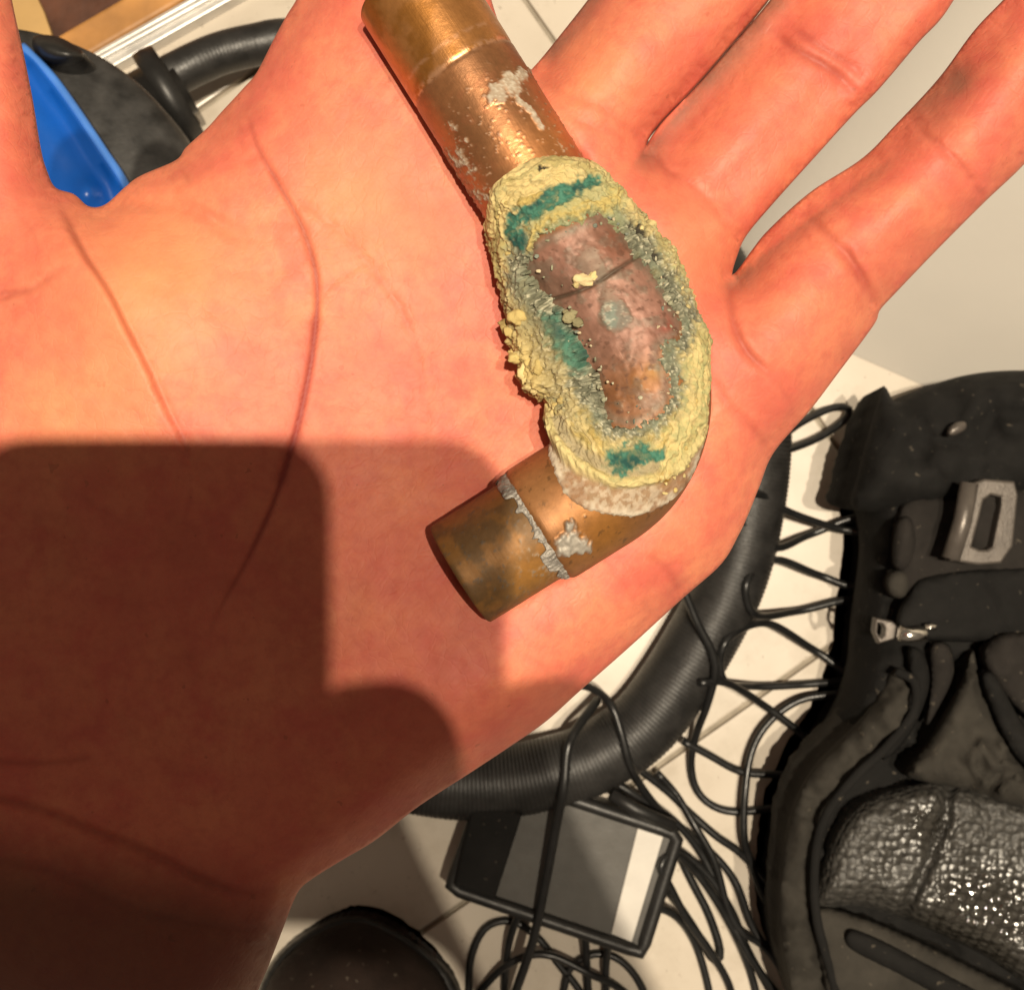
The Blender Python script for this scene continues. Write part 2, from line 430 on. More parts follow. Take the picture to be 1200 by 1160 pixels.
# doorway strips in the top left corner
def strip(name, p0, p1, wd, z0, z1, mat, parent=None, side=1, bev=.001):
    a = W([p0], 0)[0][:2]; b = W([p1], 0)[0][:2]; t = (b - a) / np.linalg.norm(b - a); n = np.array([-t[1], t[0]]) * side
    a = a - t * .5; b = b + t * .35
    return prism(name, [a, b, b + n * wd, a + n * wd], z0, z1, mat, parent, bev)
thr = empty("door_threshold", tuple(W([(190, 40)], 0)[0])); tag(thr, "door threshold of pale metal strip beside a light wooden strip, top left", "threshold")
def sub(o, root): o.parent = root; o.location = -Vector(root.location); return o
sub(strip("metal_strip", (150, 80), (305, -8), .0155, .0006, .010, M['alu']), thr)
sub(strip("raised_rib", (143, 72), (280, -4), .0035, .0101, .0135, M['alu']), thr)
sub(strip("raised_rib", (137, 68), (262, -3), .0030, .0101, .0125, M['alu']), thr)
sub(strip("wooden_strip", (133, 64), (241, 1), .017, .0006, .014, M['wood'], None, 1, .002), thr)
bf = strip("hallway_floor", (104, 52), (196, -1), .35, .0006, .006, M['mat']); tag(bf, kind='structure')
cb = prism("cardboard_sheet", [tuple(p[:2]) for p in W(catmull([(5, -60), (42, -22), (50, 2), (62, 30), (66, 60), (20, 70), (-90, 40), (-120, -30)], True, 6), 0)], .0066, .010, M['card'], None, .0006)
tag(cb, "tan cardboard sheet beside the thumb tip at the top left edge", "cardboard")
cp = W([(119, 35)], .0062)[0]
P = rng.normal(size=(1, 3))
def blob(name, c, r, mat, parent=None, sq=(1, 1, 1), amp=.25, seed=0, sub=3):
    import bmesh
    bm = bmesh.new(); bmesh.ops.create_icosphere(bm, subdivisions=sub, radius=1)
    V = np.array([v.co[:] for v in bm.verts]); Fc = [[v.index for v in f.verts] for f in bm.faces]; bm.free()
    V = V * (1 + amp * (fbm(V * 1.7 + seed * 9.1, 3, seed) - .5) * 2)[:, None] * r * np.array(sq)
    o = mesh(name, V, Fc, mat, parent); o.location = c; return o
tag(blob("chip", (cp[0], cp[1], .008), .0022, M['pale'], None, (1, 1, .6), .3, 3), "small pale crumb lying on the dark brown boards", "crumb")

# ------------------------------------------------------------------ copper elbow: axis
ZA = 0.440 + 0.0085                        # axis height
DA = CAMZ - ZA; kA = DA / F                # metres per photo px at the axis
uu = np.array([.53, .848]); uu /= np.linalg.norm(uu); vv = np.array([-uu[1], uu[0]])   # incoming / outgoing directions (photo px)
Ipt = np.array([805., 507.]); RC = 122.0
tA = Ipt - RC * uu; tB = Ipt + RC * vv; cen = Ipt - RC * uu + RC * vv
TS0, TE0 = -648.0, 312.0                    # start / end along the two straight runs (px from Ipt)
def axis_pts(s):
    """s<0 incoming straight, 0..L arc, >L outgoing"""
    La = RC * math.pi / 2; s = np.asarray(s, float); out = np.zeros((len(s), 2)); tg = np.zeros((len(s), 2))
    m = s < 0; out[m] = tA + s[m, None] * uu; tg[m] = uu
    m = (s >= 0) & (s <= La); th = s[m] / RC
    out[m] = cen + RC * (-np.cos(th)[:, None] * vv + np.sin(th)[:, None] * uu); tg[m] = np.cos(th)[:, None] * uu + np.sin(th)[:, None] * vv
    m = s > La; out[m] = tB + (s[m, None] - La) * vv; tg[m] = vv
    return out, tg
LA = RC * math.pi / 2
S_TOP = -(576 - RC) - 40        # start of pipe
S_SOCK = 245 - (576 - RC)       # upper socket mouth
S_LOW = LA + (RC and (308.5 - RC - 101))  # lower socket mouth
S_END = LA + (308.5 - RC) + 6
def tube_grid(s, m, rad):
    A, Tg = axis_pts(s); side = np.stack([-Tg[:, 1], Tg[:, 0]], 1)      # photo px, y down
    a = np.arange(m) * 2 * math.pi / m
    r = rad if np.ndim(rad) == 2 else np.broadcast_to(np.asarray(rad, float).reshape(-1, 1), (len(s), m))
    px = A[:, None, :] + side[:, None, :] * (np.cos(a)[None, :, None] * r[..., None])
    hz = np.sin(a)[None, :] * r
    return px, hz, a
def to_world(px, hz):
    p = px.reshape(-1, 2); h = hz.ravel()
    return np.stack([(p[:, 0] - 600) * kA, -(p[:, 1] - 580) * kA, ZA + h * kA], 1)
def proj(px, hz):
    """where the point shows in the photograph (for tying the deposits to the places they sit)"""
    p = px.reshape(-1, 2); h = hz.ravel() * kA; f = DA / (DA - h)
    return np.stack([(p[:, 0] - 600) * f + 600, (p[:, 1] - 580) * f + 580], 1)
CO = lambda *p: catmull(p, True, 6)
O_out = CO((573, 258), (578, 226), (595, 205), (630, 190), (665, 188), (697, 195), (718, 212), (748, 240), (780, 272), (806, 312), (822, 352), (829, 400), (829, 455), (824, 505),
           (812, 542), (797, 570), (776, 588), (742, 600), (702, 597), (674, 585), (656, 560), (643, 530), (636, 508), (640, 480), (622, 462), (606, 440), (596, 400), (588, 360), (580, 312), (572, 282))
I_in = CO((627, 300), (640, 287), (665, 277), (690, 266), (704, 258), (720, 272), (736, 290), (750, 310), (764, 330), (776, 352), (786, 372), (788, 386), (772, 396), (764, 408), (768, 432),
          (776, 450), (772, 470), (755, 485), (735, 491), (716, 483), (705, 464), (698, 445), (690, 428), (682, 410), (672, 392), (668, 372), (652, 360), (634, 350), (624, 330))
TEAL1 = CO((594, 278), (600, 256), (616, 240), (642, 228), (668, 214), (692, 212), (698, 222), (672, 233), (646, 246), (627, 258), (616, 276), (606, 291))
TEAL2 = CO((711, 538), (725, 526), (745, 522), (772, 524), (777, 537), (760, 545), (740, 551), (720, 553))
TEAL3 = CO((640, 366), (655, 372), (668, 392), (690, 424), (684, 436), (664, 424), (648, 402))
YR1 = catmull([(622, 285), (640, 264), (670, 250), (700, 241), (722, 234)], False, 6)
YR2 = catmull([(643, 496), (650, 518), (670, 540), (700, 558), (730, 566), (762, 562), (790, 548), (812, 520)], False, 6)
SEAM = catmull([(636, 354), (668, 345), (695, 334), (720, 318), (748, 300)], False, 6)
def mixc(c, t, new):
    t = np.clip(t, 0, 1)[:, None]; return c * (1 - t) + np.asarray(new) * t

# bottom depth of the bodies that dent the palm is known now: pipe underside
def pipe_clear(P):
    """highest palm level (mm over hand plane) that keeps clear of the fitting, per photo px"""
    s = np.arange(S_TOP - 20, S_END - 58, 8.0); A, _ = axis_pts(s)
    r = np.where((s > S_SOCK - 5) & (s < S_LOW), 76, 69)
    best = np.full(len(P), 1e9)
    zb = np.full(len(P), 50.0)
    for a, rr in zip(A, r):
        d = np.sqrt(((P - a) ** 2).sum(1)); h = np.where(d < rr, -np.sqrt(np.maximum(rr * rr - d * d, 0)), 400.0)
        zb = np.minimum(zb, (ZA - .44) * 1000 + h * kA * 1000)
    return zb

elbow = empty("copper_elbow", (float((690 - 600) * kA), float(-(400 - 580) * kA), ZA - 76 * kA))
tag(elbow, "corroded copper pipe elbow with yellow and green mineral crust lying across the open palm", "pipe fitting")
LOCE = -Vector(elbow.location)
def emesh(name, V, Fc, mat, attrs=None, parent=None):
    o = mesh(name, V, Fc, mat, None, attrs)
    if parent is None: o.parent = elbow; o.location = LOCE
    else: o.parent = parent
    return o
def closed_tube(s, m, rad, wall=9.0):
    """outer skin that folds over the ends and runs back inside"""
    n = len(s); ss = np.r_[s[0], s, s[-1], s[::-1], s[0]]
    return ss
# --- the straight pipe going in at the top
def pipe_part(name, s0, s1, r, ds, m, shade, lip=True):
    s = np.arange(s0, s1 + .01, ds); n = len(s)
    lipn = 5
    ri = r - 9.0
    # profile along: inside -> lip -> outside -> lip -> inside
    prof_s, prof_r = [], []
    for q in np.linspace(min(s0 + 60, s1), s0 + 4, 8): prof_s.append(q); prof_r.append(ri)
    for k in range(lipn):
        a = math.pi * (k + .5) / lipn; prof_s.append(s0 + 4 - 4.0 * math.sin(a)); prof_r.append((r + ri) / 2 - (r - ri) / 2 * math.cos(a))
    for q in s[int(4 / ds) + 1:-int(4 / ds) - 1]: prof_s.append(q); prof_r.append(r)
    for k in range(lipn):
        a = math.pi * (k + .5) / lipn; prof_s.append(s1 - 4 + 4.0 * math.sin(a)); prof_r.append((r + ri) / 2 + (r - ri) / 2 * math.cos(a))
    for q in np.linspace(s1 - 4, max(s1 - 60, s0), 8): prof_s.append(q); prof_r.append(ri)
    S = np.array(prof_s); R = np.array(prof_r)
    px, hz, a = tube_grid(S, m, R); pp = proj(px, hz); Sg = np.repeat(S, m); Rg = np.repeat(R, m)
    outer = (Rg >= r - .01).astype(float)
    Pw = to_world(px, hz)
    c, rough, metal, dr = shade(pp, Sg, Pw)
    RR = R[:, None] + (dr * outer).reshape(len(S), m)
    px, hz, a = tube_grid(S, m, RR)
    return emesh(name, to_world(px, hz), grid_faces(len(S), m), M['copper'], dict(col=c, rough=rough, metal=metal))
def shade_top(p, s, Pw):
    n1 = fbm(Pw * 260, 5, 3); n2 = fbm(Pw * 1300, 4, 5); n3 = fbm(Pw * np.array([700, 700, 700]), 3, 9)
    c = np.tile(np.array([.32, .142, .060]), (len(p), 1))
    c = mixc(c, sstep(.40, .62, n1) * .75, (.245, .112, .048))
    c = mixc(c, sstep(.55, .7, n3) * .5, (.34, .135, .06))
    t = s - (S_TOP + 40)                         # px from the top frame edge along the axis
    band = sstep(86, 80, t + 3 * (n1 - .5))
    c = mixc(c, band * .9, (.50, .225, .07)); c = mixc(c, band * sstep(.45, .65, n1) * .8, (.33, .135, .025))
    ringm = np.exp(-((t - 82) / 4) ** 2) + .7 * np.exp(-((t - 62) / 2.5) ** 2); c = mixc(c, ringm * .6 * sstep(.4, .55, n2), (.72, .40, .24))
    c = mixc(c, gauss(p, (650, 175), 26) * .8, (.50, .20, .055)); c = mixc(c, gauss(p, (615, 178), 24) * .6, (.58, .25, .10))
    c = mixc(c, sstep(0, -26, s - S_SOCK + 20) * 0 + sstep(-40, 0, s - S_SOCK) * .5, (.36, .15, .06))
    n4 = fbm(Pw * 650, 5, 33); n5 = fbm(Pw * 2600, 3, 35)
    lime = np.maximum.reduce([gauss(p, (602, 98), 10), .95 * gauss(p, (586, 108), 9), gauss(p, (611, 89), 8), .8 * gauss(p, (576, 112), 6), .8 * np.exp(-(dist_poly(p, np.array([(604, 104), (608, 120), (622, 130), (634, 150)])) / 4.0) ** 2),
            .62 * gauss(p, (533, 186), 13), .45 * gauss(p, (545, 205), 14), .5 * gauss(p, (562, 230), 14), .5 * gauss(p, (530, 150), 6), .5 * gauss(p, (548, 164), 4), .45 * gauss(p, (574, 245), 12), .6 * np.exp(-(dist_poly(p, np.array([(652, 162), (660, 178)])) / 2.5) ** 2)])
    lm = np.clip((lime * 1.25 + (n4 - .5) * 1.5 + (n5 - .5) * .7 - .50) * 2.6, 0, 1) * sstep(.06, .2, lime)
    c = mixc(c, lm * .85, (.34, .285, .21)); c = mixc(c, lm * sstep(.5, .65, n5) * .6, (.50, .45, .36))
    sp = sstep(.735, .77, fbm(Pw * 1900, 2, 31)) * sstep(90, 150, t); lm = np.maximum(lm, sp * .5); c = mixc(c, sp * .4, (.42, .34, .26))
    rough = .36 + .1 * (n1 - .5) + .45 * lm - .03 * band; metal = np.clip(.62 + .1 * band - .75 * lm, 0, 1)
    dr = lm * (.4 + 2.8 * n5) + .35 * (n1 - .5) - .7 * np.exp(-((t - 84) / 2.5) ** 2)
    return c, rough, metal, dr
pipe_top = pipe_part("inlet_pipe", S_TOP, S_SOCK + 60, 67.0, 1.6, 220, shade_top)
def shade_low(p, s, Pw):
    n1 = fbm(Pw * 300, 5, 13); n2 = fbm(Pw * 1400, 4, 15)
    c = np.tile(np.array([.20, .098, .028]), (len(p), 1))
    c = mixc(c, sstep(.42, .62, n1) * .85, (.135, .074, .027)); c = mixc(c, sstep(.58, .46, n1) * .35, (.33, .145, .03))
    c = mixc(c, gauss(p, (622, 672), 20) * .8, (.30, .14, .03)); c = mixc(c, gauss(p, (545, 590), 26) * .5, (.19, .10, .05))
    c = mixc(c, sstep(.68, .72, n2) * .7, (.055, .03, .015))
    lm = sstep(.56, .75, n2 * 1.05) * gauss(p, (640, 645), 22) * .6 + sstep(.64, .78, n2) * .2; c = mixc(c, lm, (.36, .31, .24))
    return c, .56 + .12 * (n1 - .5) + .2 * lm, np.clip(.26 - .25 * lm, 0, 1), .9 * (n1 - .5) + .5 * (n2 - .5) + lm
pipe_low = pipe_part("outlet_pipe", S_LOW - 60, S_END, 66.0, 1.8, 200, shade_low)
# --- elbow body
def elbow_body():
    s = np.arange(S_SOCK, S_LOW + .1, 1.5); m = 260; r = np.full(len(s), 74.0)
    e0 = np.exp(-(s - S_SOCK) / 4.0); e1 = np.exp(-(S_LOW - s) / 3.0); r = r - 6 * e0 - 5.5 * e1
    px, hz, a = tube_grid(s, m, r); p = proj(px, hz); Pw = to_world(px, hz); Sg = np.repeat(s, m)
    n1 = fbm(Pw * 260, 5, 23); n2 = fbm(Pw * 1300, 4, 25); n3 = fbm(Pw * 520, 4, 27)
    di = sdist(p, I_in); din = sstep(-16, -4, di)
    c = np.tile(np.array([.30, .132, .048]), (len(p), 1))
    c = mixc(c, sstep(.40, .62, n1) * .8, (.21, .09, .028)); c = mixc(c, gauss(p, (715, 618), 30) * .8, (.33, .14, .022)); c = mixc(c, gauss(p, (625, 575), 22) * .6, (.36, .17, .065))
    c = mixc(c, gauss(p, (760, 605), 28) * .7, (.22, .10, .04))
    c = mixc(c, sstep(.67, .71, n2) * .6, (.1, .05, .02))
    # eroded matt patch
    pc = np.tile(np.array([.27, .140, .098]), (len(p), 1))
    pc = mixc(pc, gauss(p, (738, 395), 42) * .9, (.325, .165, .125)); pc = mixc(pc, gauss(p, (660, 310), 26) * .5, (.25, .105, .075))
    pc = mixc(pc, gauss(p, (722, 282), 14), (.22, .07, .036)); pc = mixc(pc, gauss(p, (780, 384), 10), (.22, .062, .04))
    pc = mixc(pc, gauss(p, (745, 458), 26), (.30, .125, .035)); pc = mixc(pc, gauss(p, (766, 436), 8), (.25, .11, .014)); pc = mixc(pc, gauss(p, (715, 465), 16) * .8, (.18, .072, .028))
    wh = sstep(.50, .80, (gauss(p, (688, 302), 14) + .9 * gauss(p, (700, 318), 12) + .8 * gauss(p, (712, 350), 14) + .6 * gauss(p, (752, 345), 16) + .6 * gauss(p, (737, 424), 14) + .5 * gauss(p, (750, 462), 14)) * (.25 + 1.3 * n2))
    pc = mixc(pc, sstep(.60, .70, fbm(Pw * 2400, 3, 29)) * sstep(.48, .6, n3) * .6, (.36, .28, .21)); pc = mixc(pc, wh * .75, (.30, .245, .19))
    pc = mixc(pc, sstep(.50, .66, n3) * .6, (.13, .105, .075)); pc = mixc(pc, sstep(-16, -2, di) * sstep(6, -4, di) * .5, (.15, .14, .10))
    gr = sstep(.3, .6, gauss(p, (722, 370), 14) * (.4 + 1.2 * n2)); pc = mixc(pc, gr, (.15, .175, .14)); pc = mixc(pc, gr * sstep(.55, .7, n2), (.62, .60, .48))
    pits = sstep(.62, .68, n2) * .7; pc = mixc(pc, pits, (.11, .05, .03)); pc = mixc(pc, sstep(.50, .38, n1) * .45, (.17, .085, .055)); pc = mixc(pc, gauss(p, (650, 335), 22) * .5, (.13, .085, .06))
    c = c * (1 - din[:, None]) + pc * din[:, None]
    ds, par, _ = dist_poly(p, SEAM, False, True); seam = np.exp(-(ds / 2.0) ** 2) * din; c = mixc(c, seam * .8, (.05, .04, .025))
    # pale thin coat on the lower socket
    sv = gauss(p, (662, 640), 10) + .9 * gauss(p, (680, 636), 9) + .6 * gauss(p, (668, 618), 7) + .5 * gauss(p, (690, 598), 8); sil = np.clip((sv * .8 + (n3 - .5) * 1.2 + (n2 - .5) * .8 - .42) * 3, 0, 1) * sstep(.1, .25, sv)
    c = mixc(c, sil, (.36, .33, .28))
    rough = .50 + .12 * (n1 - .5) + .12 * sil + din * .05 + din * .14 * (n2 - .5) + .3 * wh * din + .1 * gr; metal = np.clip(.42 - .20 * din - .4 * wh * din - .3 * gr * din - .1 * sil, 0, 1)
    facet = np.floor((p @ np.array([.8, .6])) / 24.0)
    dr = (n1 - .5) * 1.0 + din * ((n3 - .5) * 2.0 + (n1 - .5) * 6 + (n2 - .5) * .5 + 1.0) - seam * 4.5 + sil * (.5 + 6.5 * n2) + gr * 2.5 * n2 + wh * din * 1.2
    up = (hz.ravel() > -10)
    px, hz, a = tube_grid(s, m, r[:, None] + (dr * np.where(up, 1, .3)).reshape(len(s), m))
    return emesh("elbow_body", to_world(px, hz), grid_faces(len(s), m), M['copper'], dict(col=c, rough=rough, metal=metal))
elbow_body()
def crust_R(s):
    A, Tg = axis_pts(s); side = np.stack([-Tg[:, 1], Tg[:, 0]], 1); out = []
    for sg in (1, -1):
        rr = np.full(len(s), 73.0); q = np.arange(60, 150, 1.0)
        for i in range(len(s)):
            P_ = A[i] + sg * side[i] * q[:, None]; ins = inside(P_, O_out)
            if ins.any(): rr[i] = max(73.0, q[ins].max() if ins[0] else 73.0)
        k = np.ones(25) / 25; rr = np.convolve(np.r_[[rr[0]] * 12, rr, [rr[-1]] * 12], k, 'valid'); out.append(np.clip(rr - 9, 73, 118 if sg > 0 else 112))
    return A, side, out[0], out[1]
SC = np.arange(S_SOCK - 22, S_LOW - 6, 6.0); CA, CS, CRp, CRn = crust_R(SC)
def crust_z(x, y, r=75.0):
    d = ((CA - (x, y)) ** 2).sum(1); i = d.argmin(); lat = (np.array([x, y]) - CA[i]) @ CS[i]; Rl = CRp[i] if lat > 0 else CRn[i]
    return r * math.sqrt(max(0, 1 - (lat / Rl) ** 2))
def crust():
    s = np.arange(S_SOCK - 22, S_LOW - 6, 1.15); m = 400
    r0 = np.full(len(s), 73.0)
    A0, sd0, rp, rn = CA, CS, np.interp(s, SC, CRp), np.interp(s, SC, CRn)
    def shape(hh, stretch=None):
        A, Tg = axis_pts(s); side = np.stack([-Tg[:, 1], Tg[:, 0]], 1); a = np.arange(m) * 2 * math.pi / m; ca = np.cos(a)[None]
        lat = np.where(ca > 0, rp[:, None], rn[:, None])
        if stretch is not None: lat = 73.0 + (lat - 73.0) * stretch
        low = np.where(np.sin(a)[None] < 0, .93, 1.0)
        return A[:, None, :] + side[:, None, :] * (ca * (lat + hh))[..., None], np.sin(a)[None] * (73.0 * low + hh + np.zeros((len(s), 1)))
    px, hz = shape(0.0); p = proj(px, hz); Pw = to_world(px, hz)
    wob = np.column_stack([fbm(Pw * 420, 3, 41), fbm(Pw * 420, 3, 44)]) - .5; wob2 = np.column_stack([fbm(Pw * 1600, 3, 51), fbm(Pw * 1600, 3, 54)]) - .5
    q = p + wob * 26 + wob2 * 16
    do = sdist(p + wob * 5 + wob2 * 4, O_out) + 5; di = -sdist(p + wob * 18 + wob2 * 20, I_in) - 5
    n1 = fbm(Pw * 380, 4, 61); n2 = fbm(Pw * 1500, 4, 65); n3 = fbm(Pw * 3200, 3, 69)
    wd, wid = worley(Pw * 480 + np.column_stack([wob, wob[:, 0]]) * .8, 71); wd2, wid2 = worley(Pw * 1500, 75)
    lump = np.sqrt(np.maximum(0, 1 - (wd / .75) ** 2)); lump2 = np.sqrt(np.maximum(0, 1 - (wd2 / .75) ** 2))
    # zones
    dy2, par2, sg2 = dist_poly(p + wob * 6 + wob2 * 3, YR2, False, True)
    below = (p[:, 1] > np.interp(p[:, 0], YR2[:, 0], YR2[:, 1])) & (p[:, 1] > 495) & (p[:, 0] > 628)     # pale thin zone under the yellow line
    bl = sstep(0, 8, np.where(below, dy2, 0.0)) * sstep(1, 4, dy2)
    inner = sstep(30, 12, di)                    # grey green margin round the bare patch
    teal = np.maximum.reduce([sstep(-5, 4, sdist(q, TEAL1)), sstep(-5, 3, sdist(q, TEAL2)), .85 * sstep(-6, 4, sdist(q, TEAL3))])
    dy1 = dist_poly(q, YR1); yr1 = np.exp(-(dy1 / 5.5) ** 2); yr2 = np.exp(-(dy2 / 5.0) ** 2)
    # colours
    lay = (do + (fbm(Pw * 260, 3, 57) - .5) * 46 + (n2 - .5) * 7) / 8.5; rip = 1 - np.abs(2 * (lay - np.floor(lay)) - 1); rip = rip ** 1.5; lid = hsh(np.floor(lay).astype(np.int64), 0 * np.floor(lay).astype(np.int64), 0 * np.floor(lay).astype(np.int64), 9)
    c = np.tile(np.array([.54, .395, .125]), (len(p), 1))
    c = mixc(c, sstep(.4, .65, n1) * .8, (.64, .51, .22)); c = mixc(c, sstep(.55, .38, n1) * .55, (.40, .31, .10))
    c = mixc(c, (1 - lump) * .35 + (1 - lump2) * .25, (.38, .28, .10))
    c = mixc(c, (1 - rip) ** 3 * .55, (.27, .21, .08)); c = mixc(c, (lid > .62) * .55, (.66, .54, .27)); c = mixc(c, (lid < .22) * .45, (.33, .31, .16))
    c = mixc(c, sstep(.60, .72, n2) * .45, (.27, .29, .15))
    east = sstep(700, 790, p[:, 0]); c = mixc(c, east * sstep(.40, .60, n2) * .6, (.36, .36, .16))
    g = np.tile(np.array([.125, .128, .085]), (len(p), 1)); g = mixc(g, sstep(.45, .62, n2), (.27, .27, .19)); g = mixc(g, sstep(.60, .70, n3) * .9, (.55, .52, .38)); g = mixc(g, rip ** 3 * .35, (.36, .34, .22)); g = mixc(g, sstep(.5, .36, n1) * .8, (.115, .15, .12)); g = mixc(g, sstep(.56, .42, n3) * .4, (.07, .07, .05))
    inn = np.clip(inner * (.55 + .9 * n1), 0, 1)
    west = sstep(700, 640, p[:, 0]) * sstep(320, 380, p[:, 1]); inn = np.maximum(inn, west * sstep(52, 36, di))
    c = c * (1 - inn[:, None]) + g * inn[:, None]
    # green-yellow zone between the teal crescent and the patch
    z2 = sstep(-4, 8, 290 - p[:, 1] - .0 * p[:, 0]) * sstep(60, 20, di) * sstep(610, 640, p[:, 0]) * sstep(740, 715, p[:, 0])
    c = mixc(c, z2 * .55, (.30, .33, .16))
    c = mixc(c, yr1 * .9, (.50, .39, .13))
    tc = np.tile(np.array([.022, .110, .078]), (len(p), 1)); tc = mixc(tc, sstep(.45, .65, n2), (.06, .185, .13)); tc = mixc(tc, sstep(.5, .35, n1), (.012, .065, .055))
    tm = np.clip(teal * (.55 + .9 * n2), 0, 1); c = c * (1 - tm[:, None]) + tc * tm[:, None]
    pz = np.tile(np.array([.31, .205, .12]), (len(p), 1)); pz = mixc(pz, sstep(.40, .6, n2), (.44, .35, .25)); pz = mixc(pz, sstep(.52, .40, n1) * .6, (.25, .12, .055))
    rimw = sstep(14, 5, do); pz = mixc(pz, rimw * sstep(.3, .55, n1) * .9, (.56, .49, .38))
    c = c * (1 - bl[:, None]) + pz * bl[:, None]
    # gap between yellow line and upper rim, grey
    ab = (~below) & (dy2 < 26) & (p[:, 0] < 770) & (p[:, 1] > 490); abm = ab * sstep(5, 9, dy2) * sstep(26, 17, dy2) * (1 - tm); c = mixc(c, abm * .7, (.27, .23, .16))
    c = mixc(c, yr2 * .85, (.58, .49, .23))
    c = mixc(c, gauss(p, (775, 560), 6) * 1.2 * sstep(.4, .6, n2), (.33, .17, .02))
    pit = np.maximum.reduce([gauss(q, (742, 262), 3.4), gauss(q, (752, 268), 4), gauss(q, (764, 302), 3), gauss(q, (700, 265), 2.5), gauss(q, (778, 330), 2.5), gauss(q, (798, 447), 2.6), gauss(q, (637, 196), 3)]); c = mixc(c, sstep(.25, .6, pit), (.035, .03, .02))
    # thickness in photo px
    h = .78 * sstep(-1, 12, do) * (5.0 + 7.5 * (n1 - .5) * 2 + 3.0 * lump * (.4 + wid) + 4.2 * rip + .6 * lump2 + 2.4 * (n2 - .5) + .9 * (n3 - .5))
    h = h * (1 - inn) + inn * sstep(-1, 10, do) * (1.5 + 6.5 * (n2 - .5) + 4 * (n1 - .5) + 2.5 * (n3 - .5) + 2.0 * lump2)
    h = h * (1 - .75 * teal) + teal * (3.2 + (n2 - .5) * 2.5)
    h = h + yr1 * (3 + 2 * n2)
    h = h * (1 - bl) + bl * sstep(-1, 5, do) * (1.2 + 1.8 * n2 + 1.6 * rimw)
    h = h - abm * 3.2 + yr2 * 3.0 * (.6 + n2)
    h = h - 5 * sstep(.25, .6, pit)
    h = h - 24 * sstep(7, -7, di) - 8 * sstep(2, -5, do)
    # crumbly rim on the inside of the bend
    kn = gauss(p, (625, 440), 26) + .8 * gauss(p, (602, 380), 26); h = h + np.where(do > 0, kn * (4 + 7 * lump * wid), 0)
    c = mixc(c, np.clip(kn, 0, 1) * .8 * sstep(-30, 10, di - 26), (.54, .41, .16))
    px, hz = shape(h.reshape(len(s), m), (sstep(-9, 1, do - 5) * (1 - .9 * bl)).reshape(len(s), m))
    return emesh("crust", to_world(px, hz), grid_faces(len(s), m), M['crust'], dict(col=c))
crust_o = crust()
# crumbs on the crust: separate lumps
def crumbs():
    import bmesh
    bm = bmesh.new(); bmesh.ops.create_icosphere(bm, subdivisions=3, radius=1)
    S0 = np.array([v.co[:] for v in bm.verts]); F0 = np.array([[v.index for v in f.verts] for f in bm.faces]); bm.free()
    V, Fc, C = [], [], []
    path = catmull([(608, 385), (613, 408), (618, 428), (628, 444), (644, 457), (656, 470), (662, 490)], False, 8)
    k = 0
    def add(x, y, z, r, col, sq=None):
        nonlocal k
        sq = rng.uniform(.7, 1.25, 3) if sq is None else np.array(sq)
        v = S0 * (1 + .55 * (fbm(S0 * 1.6 + k * 7.7, 3, k % 50) - .5) * 2)[:, None] * sq * r
        V.append(np.stack([(x - 600 + v[:, 0]) * kA, -(y - 580 + v[:, 1]) * kA, ZA + (z + v[:, 2]) * kA], 1)); Fc.append(F0 + k * len(S0)); C.append(np.tile(np.array(col) * rng.uniform(.8, 1.15), (len(S0), 1))); k += 1
    Y = (.52, .40, .155); YP = (.58, .47, .22)
    for i in range(46):
        b = path[rng.integers(0, len(path))]; o = rng.normal(0, 7, 2)
        add(b[0] + o[0], b[1] + o[1], rng.uniform(-10, 40), rng.uniform(3.5, 8.5), Y if i % 3 else YP)
    for (x, y, r) in [(613, 438, 8), (622, 448, 7), (618, 456, 6), (630, 440, 8), (638, 452, 7), (645, 462, 4.5), (606, 420, 6), (640, 466, 3.5), (626, 460, 5), (614, 447, 5)]: add(x, y, 22, r, YP)
    for i in range(150):                          # grains scattered over the rim
        b = O_out[rng.integers(0, len(O_out))]; cdir = np.array([700, 395.]) - b; cdir /= np.linalg.norm(cdir)
        if (b[1] > 520 and b[0] < 775) or b[1] < 230: continue
        x, y = b + cdir * rng.uniform(6, 30); add(x, y, crust_z(x, y, 80), rng.uniform(1.6, 4.2), Y if i % 2 else YP)
    add(680, 341, 73, 8.5, (.70, .56, .30), (1.5, .75, .6)); add(672, 346, 71, 4, YP); add(690, 337, 75, 4, YP)
    for (x, y, r) in [(664, 382, 8), (673, 388, 7), (668, 377, 5), (660, 376, 4)]: add(x, y, 68, r * .75, (.27, .24, .13), (1.2, 1, .5))
    for i in range(110):                           # flakes along the edge of the bare patch
        b = I_in[rng.integers(0, len(I_in))] + rng.normal(0, 8, 2); 
        add(b[0], b[1], crust_z(b[0], b[1], 73), rng.uniform(1.0, 2.8), [(.30, .30, .2), (.45, .42, .3), (.18, .2, .16), (.55, .46, .3)][i % 4], rng.uniform(.4, 1.4, 3))
    o = emesh("crust_crumbs", np.vstack(V), np.vstack(Fc), M['crust'], dict(col=np.vstack(C))); o['kind'] = 'stuff'
crumbs()
